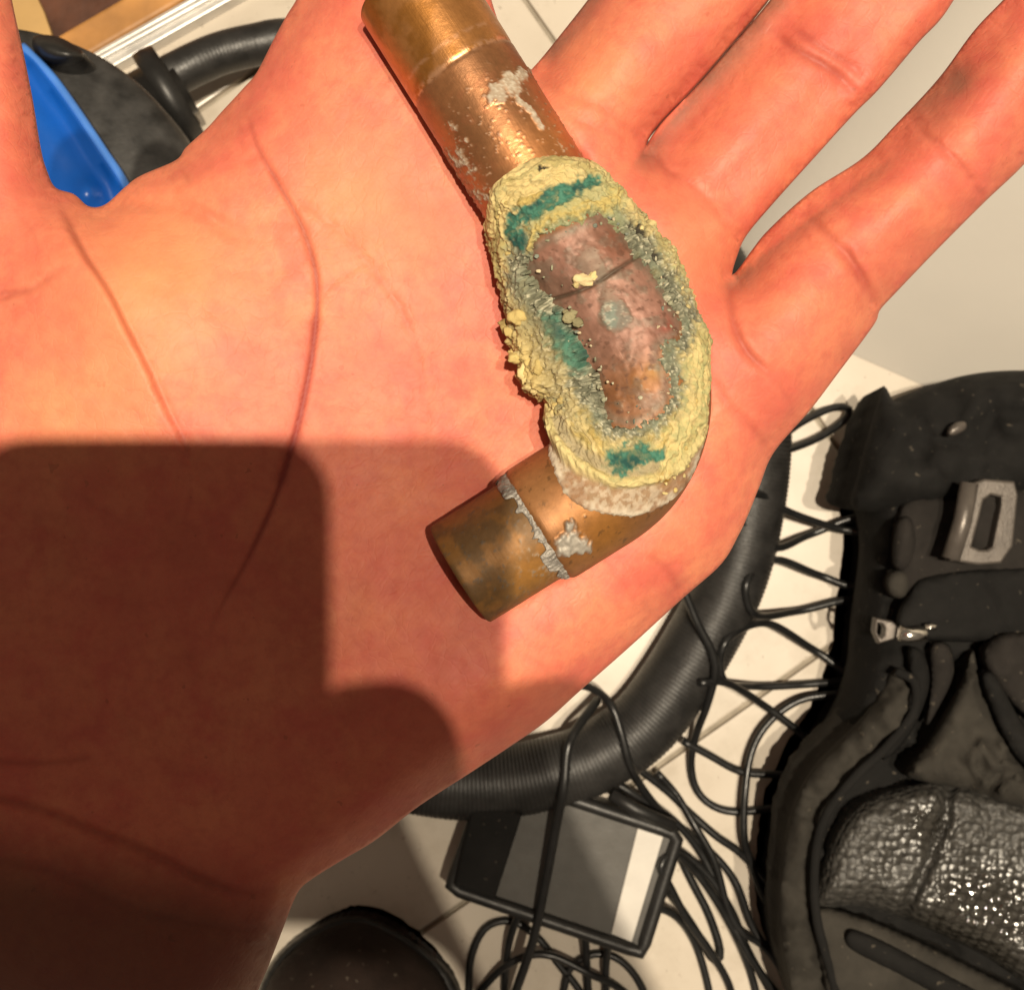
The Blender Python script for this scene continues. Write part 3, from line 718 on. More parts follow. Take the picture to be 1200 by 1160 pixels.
def solder():
    n = 420; m = 24; s0 = S_LOW + 1; a = np.arange(n) * 2 * math.pi / n
    A, Tg = axis_pts(np.array([s0])); side = np.array([-Tg[0, 1], Tg[0, 0]])
    b = np.arange(m) * 2 * math.pi / m
    nz = fbm(np.column_stack([np.cos(a) * 6, np.sin(a) * 6, a * 0]), 4, 81)
    wd = 4.5 + 8.5 * sstep(.38, .62, nz); ht = 2.2 + 2.5 * (nz - .4)
    ra = 68.0 + ht[:, None] * np.sin(b)[None]; sa = s0 + wd[:, None] * np.cos(b)[None] + 5 * (nz[:, None] - .45)
    j = fbm(np.column_stack([np.repeat(np.cos(a) * 26, m), np.repeat(np.sin(a) * 26, m), np.tile(np.cos(b) * 3, n)]), 4, 85).reshape(n, m) - .5
    ra = ra + j * 7.0
    px = A[0] + (sa - s0)[..., None] * Tg[0] + side * (np.cos(a)[:, None] * ra)[..., None]; hz = np.sin(a)[:, None] * ra
    V = to_world(px, hz); Fc = grid_faces(n, m); last = np.stack([np.arange(m) + (n - 1) * m, (np.arange(m) + 1) % m + (n - 1) * m, (np.arange(m) + 1) % m, np.arange(m)], 1)
    emesh("solder_bead", V, np.vstack([Fc, last]), M['solder'])
solder()

# ------------------------------------------------------------------ the open hand
def build_hand():
    raw = [(14, 0), (27, 60), (38, 115), (48, 175), (55, 200), (65, 220), (87, 228), (104, 242), (123, 240), (147, 219), (165, 206), (206, 188), (218, 173), (243, 150), (260, 131), (284, 105), (301, 85),
           (321, 46), (335, 20), (352, -10), (372, -70), (388, -150), (400, -240), (418, -310), (455, -352), (505, -350), (540, -310), (556, -230), (562, -120), (570, -30), (582, 20), (598, 55), (612, 77), (620, 83), (628, 76),
           (640, 62), (656, 42), (686, 4), (722, -44), (790, -140), (850, -232), (905, -305), (955, -330), (1000, -310), (1015, -255), (1000, -170), (960, -85), (901, 0), (857, 53), (813, 103), (778, 139), (763, 158), (757, 172), (764.2, 159), (779, 140), (814, 104), (858, 54), (902, 1), (964, -80), (1030, -165), (1090, -235), (1140, -262), (1180, -245), (1192, -195), (1170, -105), (1115, 5), (1075, 52), (1030, 105), (1000, 135), (950, 190), (905, 240), (875, 276), (864, 300), (858, 322),
           (868, 312), (882, 292), (902, 268), (950, 225), (1010, 186), (1050, 146), (1100, 92), (1140, 38), (1172, 4), (1235, -60), (1295, -112), (1345, -128), (1375, -100), (1368, -40), (1310, 55), (1250, 135), (1200, 193), (1155, 236), (1100, 291), (1050, 343), (1031, 364), (1024, 381), (981, 439), (950, 480), (907, 530),
           (890, 570), (878, 600), (866, 626), (845, 661), (800, 701), (740, 756), (680, 809), (640, 845), (600, 873), (550, 906), (490, 945), (440, 984), (400, 1008), (368, 1028), (352, 1041), (343, 1058), (330, 1092), (316, 1128), (300, 1166),
           (262, 1260), (190, 1420), (110, 1580), (-250, 1640), (-620, 1560), (-560, 1380), (-440, 1130), (-330, 930), (-255, 760), (-215, 600), (-190, 430), (-170, 260), (-150, 120), (-140, 10), (-135, -80), (-118, -150), (-80, -190), (-40, -180), (-8, -130), (5, -60)]
    out = resample(catmull(raw, True, 8), 4.0, True)
    lines = {  # photo px, depth mm, half width px, redness
        'thenar': ([(292, 140), (303, 175), (330, 222), (352, 262), (368, 310), (372, 350), (368, 400), (360, 450), (346, 510), (322, 585), (290, 655), (262, 705), (240, 750)], 0.42, 4.0, 1.0),
        'thumb': ([(70, 236), (95, 288), (130, 342), (150, 382), (172, 425), (195, 475), (215, 515), (235, 560)], .42, 4.0, .25),
        'head': ([(316, 200), (350, 232), (400, 272), (432, 310), (462, 350), (482, 390), (492, 430), (500, 480), (498, 540)], .2, 5.0, .22),
        'web': ([(112, 243), (150, 240), (200, 241), (235, 250), (262, 266), (295, 285)], 1.1, 10.0, .14),
        'web2': ([(206, 192), (216, 205), (222, 215)], .4, 4.0, .2),
        'thumbip': ([(-40, 350), (0, 345), (35, 340), (62, 322), (80, 310)], .35, 5.0, .35),
        'thumbip2': ([(-40, 365), (0, 352), (30, 338)], .3, 3.5, .35),
        'mid': ([(632, 92), (660, 112), (700, 122), (735, 150), (757, 176)], .35, 7.0, .25),
        'ringbase': ([(757, 174), (768, 184), (782, 200), (800, 208)], .7, 4.5, .35),
        'ringbase2': ([(800, 208), (830, 235), (852, 265), (872, 280)], .3, 6.0, .25),
        'ringpip': ([(905, 38), (930, 58), (960, 74), (985, 92), (1010, 118)], .55, 6.0, .35),
        'ringpip2': ([(925, 30), (960, 55), (1000, 80), (1022, 105)], .35, 5.0, .25),
        'pinkybase': ([(858, 322), (855, 352), (862, 388), (880, 418), (905, 440)], .75, 5.0, .4),
        'pinkyp': ([(935, 245), (970, 275), (1000, 312), (1020, 345), (1030, 362)], .6, 7.0, .35),
        'pinkyp2': ([(990, 290), (1010, 325), (1024, 350)], .45, 5.0, .4),
        'pinkyd': ([(1072, 150), (1100, 170), (1130, 200), (1150, 230)], .5, 5.0, .3),
        'heart': ([(905, 530), (880, 500), (850, 470), (835, 440)], .35, 6.0, .25),
        'hyp': ([(760, 650), (785, 672), (800, 700)], .35, 6.0, .25),
        'br1': ([(372, 352), (392, 330), (420, 312), (455, 305)], .14, 4.5, .12), 'br2': ([(303, 178), (288, 190), (262, 200)], .16, 4.5, .12),
        'br3': ([(366, 300), (330, 318), (285, 322)], .13, 5.0, .10), 'br4': ([(358, 455), (400, 440), (445, 446)], .12, 5.0, .10), 'br5': ([(345, 515), (372, 545), (392, 590)], .14, 5.0, .12),
        'br6': ([(640, 112), (675, 140), (716, 156), (748, 172)], .2, 5.0, .15), 'br7': ([(700, 640), (735, 690), (752, 735)], .16, 5.0, .12), 'br8': ([(840, 470), (818, 500), (812, 540)], .16, 5.0, .14),
        'br9': ([(905, 440), (925, 470), (930, 500)], .2, 4.5, .15), 'br10': ([(952, 262), (985, 296), (1006, 330)], .2, 4.5, .2), 'br11': ([(130, 300), (165, 330), (215, 345)], .12, 5.0, .1),
        'br12': ([(20, 250), (40, 275), (46, 305)], .16, 5.0, .15), 'br13': ([(40, 560), (110, 590), (180, 640)], .15, 6.0, .1), 'br14': ([(600, 760), (640, 785), (665, 810)], .15, 5.0, .1),
        'wrist': ([(-60, 885), (20, 893), (70, 892), (120, 884)], .6, 5.0, .3),
        'wrist2': ([(-60, 925), (30, 942), (100, 968), (180, 1000), (240, 1030), (290, 1046), (348, 1042)], .9, 7.0, .4),
        'wrist3': ([(-30, 1000), (60, 1020), (150, 1062), (240, 1085), (325, 1090)], .5, 7.0, .2),
    }
    cl = {k: resample(catmull(v[0], False, 6), 8.0) for k, v in lines.items()}
    fr = hexgrid(-12, 1214, -12, 1176, 6.0); fine = hexgrid(-12, 1214, -12, 1176, 3.0)
    dm = np.full(len(fine), 1e9); dc = np.full(len(fr), 1e9)
    for k, L in cl.items():
        if lines[k][1] < .14: continue
        dm = np.minimum(dm, dist_poly(fine, L)); dc = np.minimum(dc, dist_poly(fr, L))
    SLIT = catmull([(907, -8), (857.5, 53.5), (813.5, 103.5), (778.5, 139.5), (763, 159), (757, 173)], False, 6); slp = resample(SLIT, 3.0)
    fs_ = dist_poly(fine, SLIT); fr_ = dist_poly(fr, SLIT); dm = np.minimum(dm, fs_ * .45); dc = np.minimum(dc, fr_ * .45)
    far = hexgrid(-640, 1400, -370, 1650, 20.0); m = (far[:, 0] < -15) | (far[:, 0] > 1217) | (far[:, 1] < -15) | (far[:, 1] > 1179)
    pts = np.vstack([fr[dc > 14.5], fine[dm <= 14], far[m]])
    P, Fc, d = inflate_mesh(out, [.35, 1.2, 2.6, 5.0, 8.5], pts, 4.0)
    # local radius in px: fingers round, palm thick
    R = np.full(len(P), 74.0)
    pc = gauss(P, (480, 520), 330); R = R + 34 * pc
    arm = sstep(900, 1150, P[:, 1] - .35 * P[:, 0]); R = R + 80 * arm
    pr = lambda x: np.sqrt(np.maximum(0, 1 - (1 - np.clip(x, 0, 1)) ** 2))
    dsl = d
    f = R * pr(dsl / R) / 6.42                       # mm
    eL = dist_poly(P, np.vstack([SLIT[::-1], [(964, -80), (1030, -165)]])); onr = ((P[:, 0] - 757) * .77 + (P[:, 1] - 173) * .64 > -1.0) & (P[:, 0] > 757)
    eP = dist_poly(P, np.array([(868, 312), (902, 268), (950, 225), (1010, 186), (1050, 146), (1100, 92), (1172, 4)])); onp_ = ((P[:, 0] - 858) * .70 + (P[:, 1] - 322) * .72 > 0)
    eM = dist_poly(P, np.array([(628, 76), (656, 42), (686, 4), (722, -44), (790, -140)]))
    f = f * (1 - .58 * onr * np.exp(-(eL / 36) ** 2)) * (1 - .5 * onp_ * np.exp(-(eP / 30) ** 2)) * (1 - .45 * (P[:, 0] > 618) * np.exp(-(eM / 26) ** 2))
    mid = -13.0 * np.ones(len(P))
    fing = sstep(-40, 90, (P[:, 0] - 640) * .72 - (P[:, 1] - 250) * .69)      # beyond the knuckle line (middle, ring, little)
    mid = mid + fing * 3.0
    tipd = ((P[:, 0] - 640) * .72 - (P[:, 1] - 250) * .69) / 6.42
    mid = mid + 7.0 * sstep(20, 110, tipd)          # fingers curl a little towards the lens
    ringd = dist_poly(P, np.array([(830, 190), (950, 70), (1130, -150)])); mid = mid - 4.5 * sstep(80, 40, ringd) * sstep(760, 800, P[:, 0])
    mid = mid - 55 * sstep(900, 1700, P[:, 1] - .35 * P[:, 0])               # wrist and forearm drop away
    mid = mid - 3 * sstep(40, -60, P[:, 0]) * 0
    ex = 5.0 * gauss(P, (120, 420), 130) + 3.2 * gauss(P, (560, 800), 150) + 2.6 * gauss(P, (800, 430), 70) + 2.2 * gauss(P, (740, 250), 50) + 2.4 * gauss(P, (460, 90), 90)
    ex = ex - 4.5 * gauss(P, (520, 470), 140) - 2.0 * gauss(P, (290, 900), 120) + 2.0 * gauss(P, (380, 900), 90) + 1.8 * gauss(P, (870, 540), 60)
    ex = ex - 3.2 * gauss(P, (180, 255), 45) + 1.6 * gauss(P, (225, 215), 28) + 2.0 * gauss(P, (160, 330), 60)
    # finger pads
    ex = ex + 1.2 * gauss(P, (880, 150), 40) + 1.2 * gauss(P, (1060, 240), 42) + 1.3 * gauss(P, (940, 370), 45) + 1.2 * gauss(P, (720, 60), 45)
    ex = ex * sstep(0, 40, dsl)
    h0 = mid + f + ex
    h0 = smooth_vals(h0, Fc, 8, (d < .2) | (dsl < 1.0))
    # thumb side of the fold stands proud
    dt, pt, sg = dist_poly(P, cl['thumb'], False, True)
    side = np.where(sg > 0, 1.0, 0.0)
    amp = np.interp(pt, [0, .02, .15, .45, .8, 1], [0, .6, 3.6, 2.6, .8, 0])
    h0 = h0 + side * amp * np.exp(-dt / 70) * sstep(0, 5, dt) * sstep(0, 12, d)
    h0 = smooth_vals(h0, Fc, 2, (d < .2) | (dsl < 1.0))
    # the fitting presses into the palm
    clear = pipe_clear(P) - .15; lo = h0 - clear; h0 = np.where(lo > -1.2, clear - np.where(lo > 0, 0, 0) - .0, h0) if False else np.minimum(h0, clear)
    h0 = smooth_vals(h0, Fc, 3, (d < .2) | (dsl < 1.0)); h0 = np.minimum(h0, pipe_clear(P) + .25)
    red = np.zeros(len(P)); hc = np.zeros(len(P))
    for k, (pl, dep, wd, rd) in lines.items():
        dd, par, _ = dist_poly(P, cl[k], False, True)
        taper = np.interp(par, [0, .12, .8, 1], [.25, 1, .9, .05])
        hc = hc - dep * taper * np.exp(-(dd / wd) ** 2) + (.08) * dep * taper * np.exp(-((dd - 2.6 * wd) / (1.3 * wd)) ** 2)
        red = np.maximum(red, abs(rd) * taper * np.exp(-(dd / (wd * .8)) ** 2))
    hc = hc + .22 * (fbm(P / 26.0, 3, 90) - .5) * 2 + .10 * (fbm(P / 9.0, 3, 92) - .5) * 2
    h = h0 + hc * sstep(0, 8, d)
    # skin redness and grime, with highlights and shade painted in
    nb = fbm(P / 70.0, 3, 95)
    red = red + .30 * gauss(P, (960, 60), 34) + .35 * gauss(P, (1000, 330), 34) + .30 * gauss(P, (790, 190), 30) + .30 * gauss(P, (870, 420), 34) + .25 * gauss(P, (20, 350), 50) + .2 * gauss(P, (1130, 100), 60) + .15 * sstep(.55, .75, nb)
    red = red + .55 * np.exp(-(dist_poly(P, np.array([(366, 380), (357, 440), (347, 500), (330, 560)])) / 9.0) ** 2) * (.5 + nb)
    pale = gauss(P, (180, 320), 70) + .7 * gauss(P, (560, 330), 50) * 0 + .7 * gauss(P, (420, 230), 60) + .6 * gauss(P, (90, 480), 60) + .5 * gauss(P, (690, 90), 40) + .4 * gauss(P, (800, 300), 40)  # yellowish highlights of the palm, put into its colour
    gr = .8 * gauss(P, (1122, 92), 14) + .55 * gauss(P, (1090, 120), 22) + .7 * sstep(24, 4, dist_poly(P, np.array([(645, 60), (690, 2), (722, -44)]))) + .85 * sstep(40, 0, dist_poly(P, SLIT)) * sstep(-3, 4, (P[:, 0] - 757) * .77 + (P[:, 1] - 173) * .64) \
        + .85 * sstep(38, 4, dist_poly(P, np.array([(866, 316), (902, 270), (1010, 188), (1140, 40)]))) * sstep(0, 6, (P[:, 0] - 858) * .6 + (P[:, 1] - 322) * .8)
    gr = np.clip(gr, 0, .85)  # real grime spots plus the shaded finger flanks, painted in one mask
    tan = sstep(960, 1090, P[:, 1] - .18 * (P[:, 0] - 200) + 14 * (fbm(P / 40., 3, 97) - .5) + .0 * P[:, 0]) * .8  # shade over wrist and forearm, painted in as darker skin
    k = 1000.0
    Vt = W(P, .44 + h / k)
    hb = mid - f * 1.0 - 3.0 * gauss(P, (480, 520), 330) * sstep(0, 60, d)
    hb = np.minimum(hb, h - 2.0 * np.clip(d / 8, 0, 1) - .02)
    hb[d <= 1e-9] = h[d <= 1e-9]
    Vb = W(P, .44 + hb / k); ws = np.exp(-(dist_poly(P, SLIT) / 30) ** 2)[:, None]
    Vb[:, :2] = Vb[:, :2] * (1 - ws) + Vt[:, :2] * ws
    V, FF, keep = two_sided(Vt, Vb, Fc, d)
    at = {n_: np.r_[a_, a_[keep]] for n_, a_ in dict(red=np.clip(red, 0, 1), pale=np.clip(pale, 0, 1), grime_shade=gr, tan=tan).items()}
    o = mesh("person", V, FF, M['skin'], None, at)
    tag(o, "person's bare open left palm with thumb at left and fingers spread to the upper right", "person")
    return o, P, h, d, tan
person, HP, HH, HD, HT = build_hand()
print('hand', time.time() - T00)
# ------------------------------------------------------------------ phone in the other hand, above the palm
def rrect(x0, x1, y0, y1, r, n=8):
    p = []
    for cx, cy, a0 in ((x1 - r, y1 - r, 0), (x0 + r, y1 - r, 90), (x0 + r, y0 + r, 180), (x1 - r, y0 + r, 270)):
        for k in range(n + 1):
            a = math.radians(a0 + 90 * k / n); p.append((cx + r * math.cos(a), cy + r * math.sin(a)))
    return p
ph = empty("phone", (-.03, -.07, .6625)); tag(ph, "dark phone held above the palm that throws the square shadow", "phone")
sub(prism("phone_case", rrect(-.073, .012, -.155, .012, .010), .6625, .6720, M['black'], None, .0015), ph)
sub(prism("screen", rrect(-.070, .009, -.152, .009, .008), .6721, .6726, M['glass'], None, .0002), ph)
def holding_hand():
    raw = [(.008, -.036), (.0095, -.0285), (.0155, -.0268), (.0225, -.0272), (.0285, -.0325), (.0325, -.045), (.035, -.062), (.043, -.09), (.06, -.13), (.10, -.22), (.075, -.25), (.045, -.255), (.02, -.20), (0, -.170), (-.035, -.163),
           (-.068, -.161), (-.078, -.154), (-.070, -.146), (-.035, -.1445), (-.026, -.143), (-.035, -.1425), (-.075, -.141), (-.085, -.132), (-.076, -.123), (-.035, -.1225), (-.026, -.121), (-.035, -.1205), (-.077, -.118), (-.088, -.109), (-.078, -.100), (-.035, -.0995), (-.026, -.098),
           (-.035, -.0975), (-.074, -.095), (-.084, -.086), (-.074, -.077), (-.035, -.075), (-.012, -.070), (.005, -.058)]
    o_ = resample(catmull(raw, True, 6), .0025, True); P, Fc, d = inflate_mesh(o_, [.0003, .001, .0022], hexgrid(-.09, .11, -.26, -.02, .004), .0025)
    R = .010 + .004 * sstep(-.02, .02, P[:, 0]); f = R * np.sqrt(np.maximum(0, 1 - (1 - np.clip(d / R, 0, 1)) ** 2)); f = smooth_vals(f, Fc, 4, d < 1e-9)
    wrap = sstep(-.072, -.088, P[:, 0]) * .010
    z = .6515 + wrap; Vt = np.column_stack([P, z + np.minimum(f, .0105 - wrap * 0)]); Vb = np.column_stack([P, z - f])
    Vt[:, 2] = np.where((P[:, 0] < .012) & (P[:, 0] > -.074), np.minimum(Vt[:, 2], .6622), Vt[:, 2])
    V, FF, keep = two_sided(Vt, Vb, Fc, d); z0 = np.zeros(len(V))
    return mesh("hand", V, FF, M['skin'], person, dict(red=z0, pale=z0, grime_shade=z0, tan=z0))
holding_hand()

# ------------------------------------------------------------------ vacuum hose, cleaner
def floor_path(pts, z, n=10, step=None):
    p = catmull([q[:2] for q in pts], False, n); zz = np.interp(np.linspace(0, 1, len(p)), np.linspace(0, 1, len(pts)), [q[2] if len(q) > 2 else z for q in pts])
    V = W(p, zz)
    return resample(V, step) if step else V
hp = [(200, 90, .030), (232, 74, .028), (262, 62, .025), (300, 53, .022), (340, 47, .0205), (430, 52, .0205), (530, 92, .0205), (612, 132, .0205), (710, 182, .0205), (800, 265), (858, 370), (884, 480), (877, 595), (845, 705), (768, 832), (703, 884), (640, 906), (590, 915), (520, 916), (440, 895), (360, 840), (310, 760), (290, 660), (310, 560), (370, 480), (460, 430), (540, 440)]
hpath = floor_path(hp, .0205, 12, .00055)
ss = np.arange(len(hpath)) * .00055
hr = (.0108 + .0082 * sstep(.075, .17, ss)) + (.00004 + .00018 * sstep(.22, .34, ss)) * np.sin(ss * 2 * math.pi / .0022)
hose = tube("vacuum_hose", hpath, hr, 40, M['hose']); tag(hose, "thick black ribbed vacuum hose looping under the hand", "hose")
print('hose', len(hpath), time.time() - T00)
def lathe(name, prof, c, mat, parent=None, m=96, smooth=True):
    a = np.arange(m) * 2 * math.pi / m; pr_ = np.asarray(prof, float)
    V = np.stack([c[0] + pr_[:, 0][:, None] * np.cos(a), c[1] + pr_[:, 0][:, None] * np.sin(a), np.repeat(pr_[:, 1][:, None], m, 1)], -1).reshape(-1, 3)
    return mesh(name, V, grid_faces(len(pr_), m), mat, parent, smooth=smooth)
VZ = .165; vc = W([(-12, 302)], VZ)[0]; vr = 268 * (CAMZ - VZ) / F
vac = empty("vacuum_cleaner", (vc[0], vc[1], 0)); tag(vac, "black and blue drum vacuum cleaner standing behind the thumb", "vacuum cleaner")
sub(lathe("drum", [(0, .004), (vr * .86, .004), (vr * .90, .012), (vr * .95, .10), (vr * .965, .142), (vr * .985, .147), (vr, .152), (vr, .166), (vr * .985, .171), (vr * .93, .174), (vr * .80, .180), (vr * .4, .184), (0, .185)], vc, M['drum']), vac)
bp = resample(catmull([(28, 57), (60, 90), (90, 131), (120, 176), (148, 219), (160, 262), (140, 400), (40, 480), (-110, 450), (-190, 300), (-130, 110), (-40, 40)], True, 6), 6, True)
BP, BF, bd = inflate_mesh(bp, [1.0, 2.5, 4.5, 7], hexgrid(-200, 170, 30, 490, 9), 6)
lip = np.exp(-((bd - 5.5) / 3.5) ** 2)
bh = .1875 + .005 * sstep(0, 4, bd) + .0022 * lip + .012 * sstep(30, 150, bd) - .003 * sstep(9, 14, bd) * sstep(40, 20, bd) + .006 * gauss(BP, (102, 226), 10)
Vt = W(BP, bh); Vb = Vt.copy(); Vb[:, 2] = .178; Vb[bd <= 1e-9] = Vt[bd <= 1e-9]
V, FF, kp = two_sided(Vt, Vb, BF, bd)
sub(mesh("blue_lid", V, FF, M['blue']), vac)
M['blue2'] = simple("blue_edge_highlight", (.06, .20, .62), .35, 0, .2, 60, .1, 400)  # lighter blue paints the highlight along the lid lip
ep = catmull([(26, 55), (60, 90), (90, 131), (120, 176), (146, 216), (158, 255)], False, 8)
sub(tube("lid_edge", W(ep, .1925), .0018, 10, M['blue2']), vac)  # tube carrying the painted highlight line of the lid
lp = resample(catmull([(42, 42), (70, 44), (98, 62), (92, 74), (70, 78), (48, 70), (38, 55)], True, 6), 3, True)
LP_, LF, ld = inflate_mesh(lp, [.6, 1.8, 3.5], hexgrid(30, 110, 30, 90, 5), 3)
lh = .186 + .012 * np.sqrt(np.clip(ld / 12, 0, 1)); Vt = W(LP_, lh); Vb = Vt.copy(); Vb[:, 2] = .168; Vb[ld <= 1e-9] = Vt[ld <= 1e-9]
V, FF, kp = two_sided(Vt, Vb, LF, ld); sub(mesh("lid_latch", V, FF, M['black']), vac)
# hose port: collar and coupling
pa = W([(184, 124)], .034)[0]; pb = W([(220, 104)], .032)[0]; ax = (pb - pa) / np.linalg.norm(pb - pa)
cpts = np.array([pa - ax * .02 + ax * q for q in (0, .022, .0221, .027, .0271, .033, .0331, .037)])
sub(tube("hose_port", cpts, [.020, .020, .0265, .027, .027, .0265, .0125, .0125], 40, M['black']), vac)
# ------------------------------------------------------------------ cords on the floor
def cord(pts, r, label, step=None):
    P = floor_path(pts, r + .0006, 12); P = resample(P, .004)
    o = tube("cord", P, r, 10, M['cord']); tag(o, label, "cord", "thin black cords tangled on the floor"); return o
L_ = .0021
cord([(1075, 640, .03), (1040, 626, .02), (985, 620, .012), (925, 600, .026), (885, 578, .043), (862, 600, .041), (905, 641, .03), (950, 626, .010), (1010, 606, .014), (1030, 640, .018), (1008, 686, .010), (960, 674, .008), (908, 656, .022), (875, 682, .042), (885, 720, .036),
      (935, 716, .009), (1012, 702, .009), (1032, 742, .012), (1002, 788, .010), (955, 762, .006), (897, 730, .022), (850, 752, .041), (848, 797, .034), (885, 804, .010), (940, 802, .006), (1010, 796, .006)], L_,
     "thin black cord zigzagging between the hose and the bag")
cord([(905, 530, .03), (925, 505, .02), (950, 489, .012), (975, 478, .010), (992, 477, .009), (995, 486, .008), (980, 500, .008), (955, 515, .012), (920, 528, .03), (890, 532, .042)], L_, "narrow black cord loop beside the little finger side of the palm, by the wall")
cord([(790, 672, .05), (802, 693, .05), (816, 727, .048), (835, 765, .045), (838, 790, .042), (829, 825, .030), (816, 860, .014), (810, 892, .006), (815, 922, .004), (832, 942, .004), (860, 951, .004), (905, 946, .004), (960, 930, .006), (1010, 912, .006)], L_, "black cord crossing the hose then bending right towards the bag")
cord([(640, 800, .02), (690, 805, .030), (716, 826, .043), (729, 862, .044), (737, 892, .043), (752, 922, .026), (780, 956, .012), (822, 988, .008), (860, 1030, .008), (884, 1090, .008), (918, 1130, .008), (960, 1180, .008), (1010, 1260, .008)], L_, "long black cord running from under the palm over the hose to the pouch")
cord([(1040, 800, .012), (985, 812, .012), (938, 820, .010), (902, 845, .009), (881, 880, .009), (873, 930, .012), (872, 980, .012), (880, 1010, .008), (896, 1052, .006), (930, 1100, .006), (970, 1150, .006)], L_, "black cord curving in a half circle beside the pouch")
cord([(700, 820, .02), (668, 868, .044), (661, 920, .045), (651, 972, .040), (640, 1030, .036), (625, 1100, .030), (603, 1165, .024), (580, 1230, .01)], L_ * 1.2, "straight black cord hanging over the hose across the grey case")
cord([(548, 1230), (549, 1165), (552, 1122), (569, 1087), (600, 1079), (631, 1099), (655, 1130), (682, 1165), (720, 1240), (660, 1290), (590, 1240), (591, 1165), (597, 1102, .010), (615, 1062, .018), (640, 1046, .020), (665, 1055, .018), (684, 1090, .012), (690, 1165), (700, 1220)], L_, "black cord in two tall loops at the bottom edge beside the shoe")
cord([(655, 1230), (660, 1165), (670, 1132), (700, 1117), (731, 1128), (756, 1165), (770, 1230), (715, 1240), (710, 1165), (712, 1112, .012), (725, 1076, .022), (755, 1062, .024), (790, 1072, .016), (815, 1106), (832, 1165), (840, 1230)], L_, "black cord in two arches below the grey case's white strip")
cord([(768, 1030, .02), (786, 1048, .014), (812, 1085, .008), (834, 1122), (842, 1126), (843, 1108), (830, 1070), (812, 1035), (800, 1010), (788, 980, .01), (770, 960, .02)], L_ * 1.1, "black cord folded in a tight narrow bend beside the grey case")
cord([(800, 868, .012), (830, 884, .010), (868, 904, .008), (905, 907, .008), (950, 908, .008), (968, 896, .010), (962, 880, .010), (930, 852, .010), (895, 826, .012), (852, 800, .035), (820, 800, .043)], L_, "black cord making a teardrop loop in front of the bag")
cord([(720, 880, .02), (780, 925, .012), (806, 950, .010), (840, 980, .010), (868, 1000, .008), (905, 1040, .006), (935, 1085, .006)], L_, "short black cord lying beside the corner of the grey case")
cord([(760, 985, .02), (800, 1000, .014), (832, 1028, .012), (858, 1068, .010), (876, 1112, .008), (905, 1165, .006), (930, 1220, .006)], L_, "black cord going from the grey case to the bottom edge by the pouch")

cord([(700, 905, .02), (742, 930, .02), (790, 962, .014), (822, 1000, .010), (846, 1050, .010), (866, 1098, .010), (892, 1140, .008), (930, 1190, .006)], L_, "black cord following the long cord from the hose towards the bottom edge")
cord([(770, 905, .012), (792, 930, .010), (815, 968, .016), (838, 1010, .016), (852, 1060, .014), (868, 1090, .012), (905, 1120, .008), (950, 1200, .006)], L_ * .9, "thinner black cord in the bundle beside the pouch")
cord([(866, 1240), (858, 1165), (836, 1120, .012), (806, 1078, .018), (786, 1040, .024), (774, 1015, .030), (790, 1000, .026), (816, 1022, .018), (852, 1075, .012), (880, 1140), (900, 1230)], L_, "black cord doubled back over the corner of the grey case")
cord([(520, 1230), (560, 1165), (598, 1128, .010), (640, 1118, .012), (690, 1140, .012), (735, 1165), (790, 1230)], L_, "black cord in a low wide arch along the bottom edge")
# ------------------------------------------------------------------ grey flat case with black rim
cz = .030
cs = empty("flat_case", tuple(W([(660, 1030)], 0)[0])); tag(cs, "flat grey case with black rim and a white strip along its right side", "case")
TL, TR, BR, BL = [(575, 905), (795, 978), (752, 1116), (528, 1040)]
def quad(pp, z): return [tuple(p[:2]) for p in W(pp, z)]
sub(prism("case_body", quad([TL, TR, BR, BL], cz), .001, cz - .004, M['case'], None, .002), cs)
fp = W(resample(np.array([TL, TR, BR, BL, TL], float), 14.0), cz - .003)
sub(tube("rim", fp, .0036, 12, M['black'], None), cs)
sub(prism("white_strip", quad([(749, 968), (779, 979), (741, 1106), (717, 1096)], cz), cz - .0038, cz - .0028, M['white'], None, .0003), cs)
sub(prism("dark_end", quad([(556, 932), (612, 951), (580, 1050), (532, 1034)], cz), cz - .0038, cz + .006, M['bagblack'], None, .002), cs)
sub(tube("hinge", W([(716, 930), (745, 948), (790, 968)], cz + .003), .0035, 10, M['black']), cs)

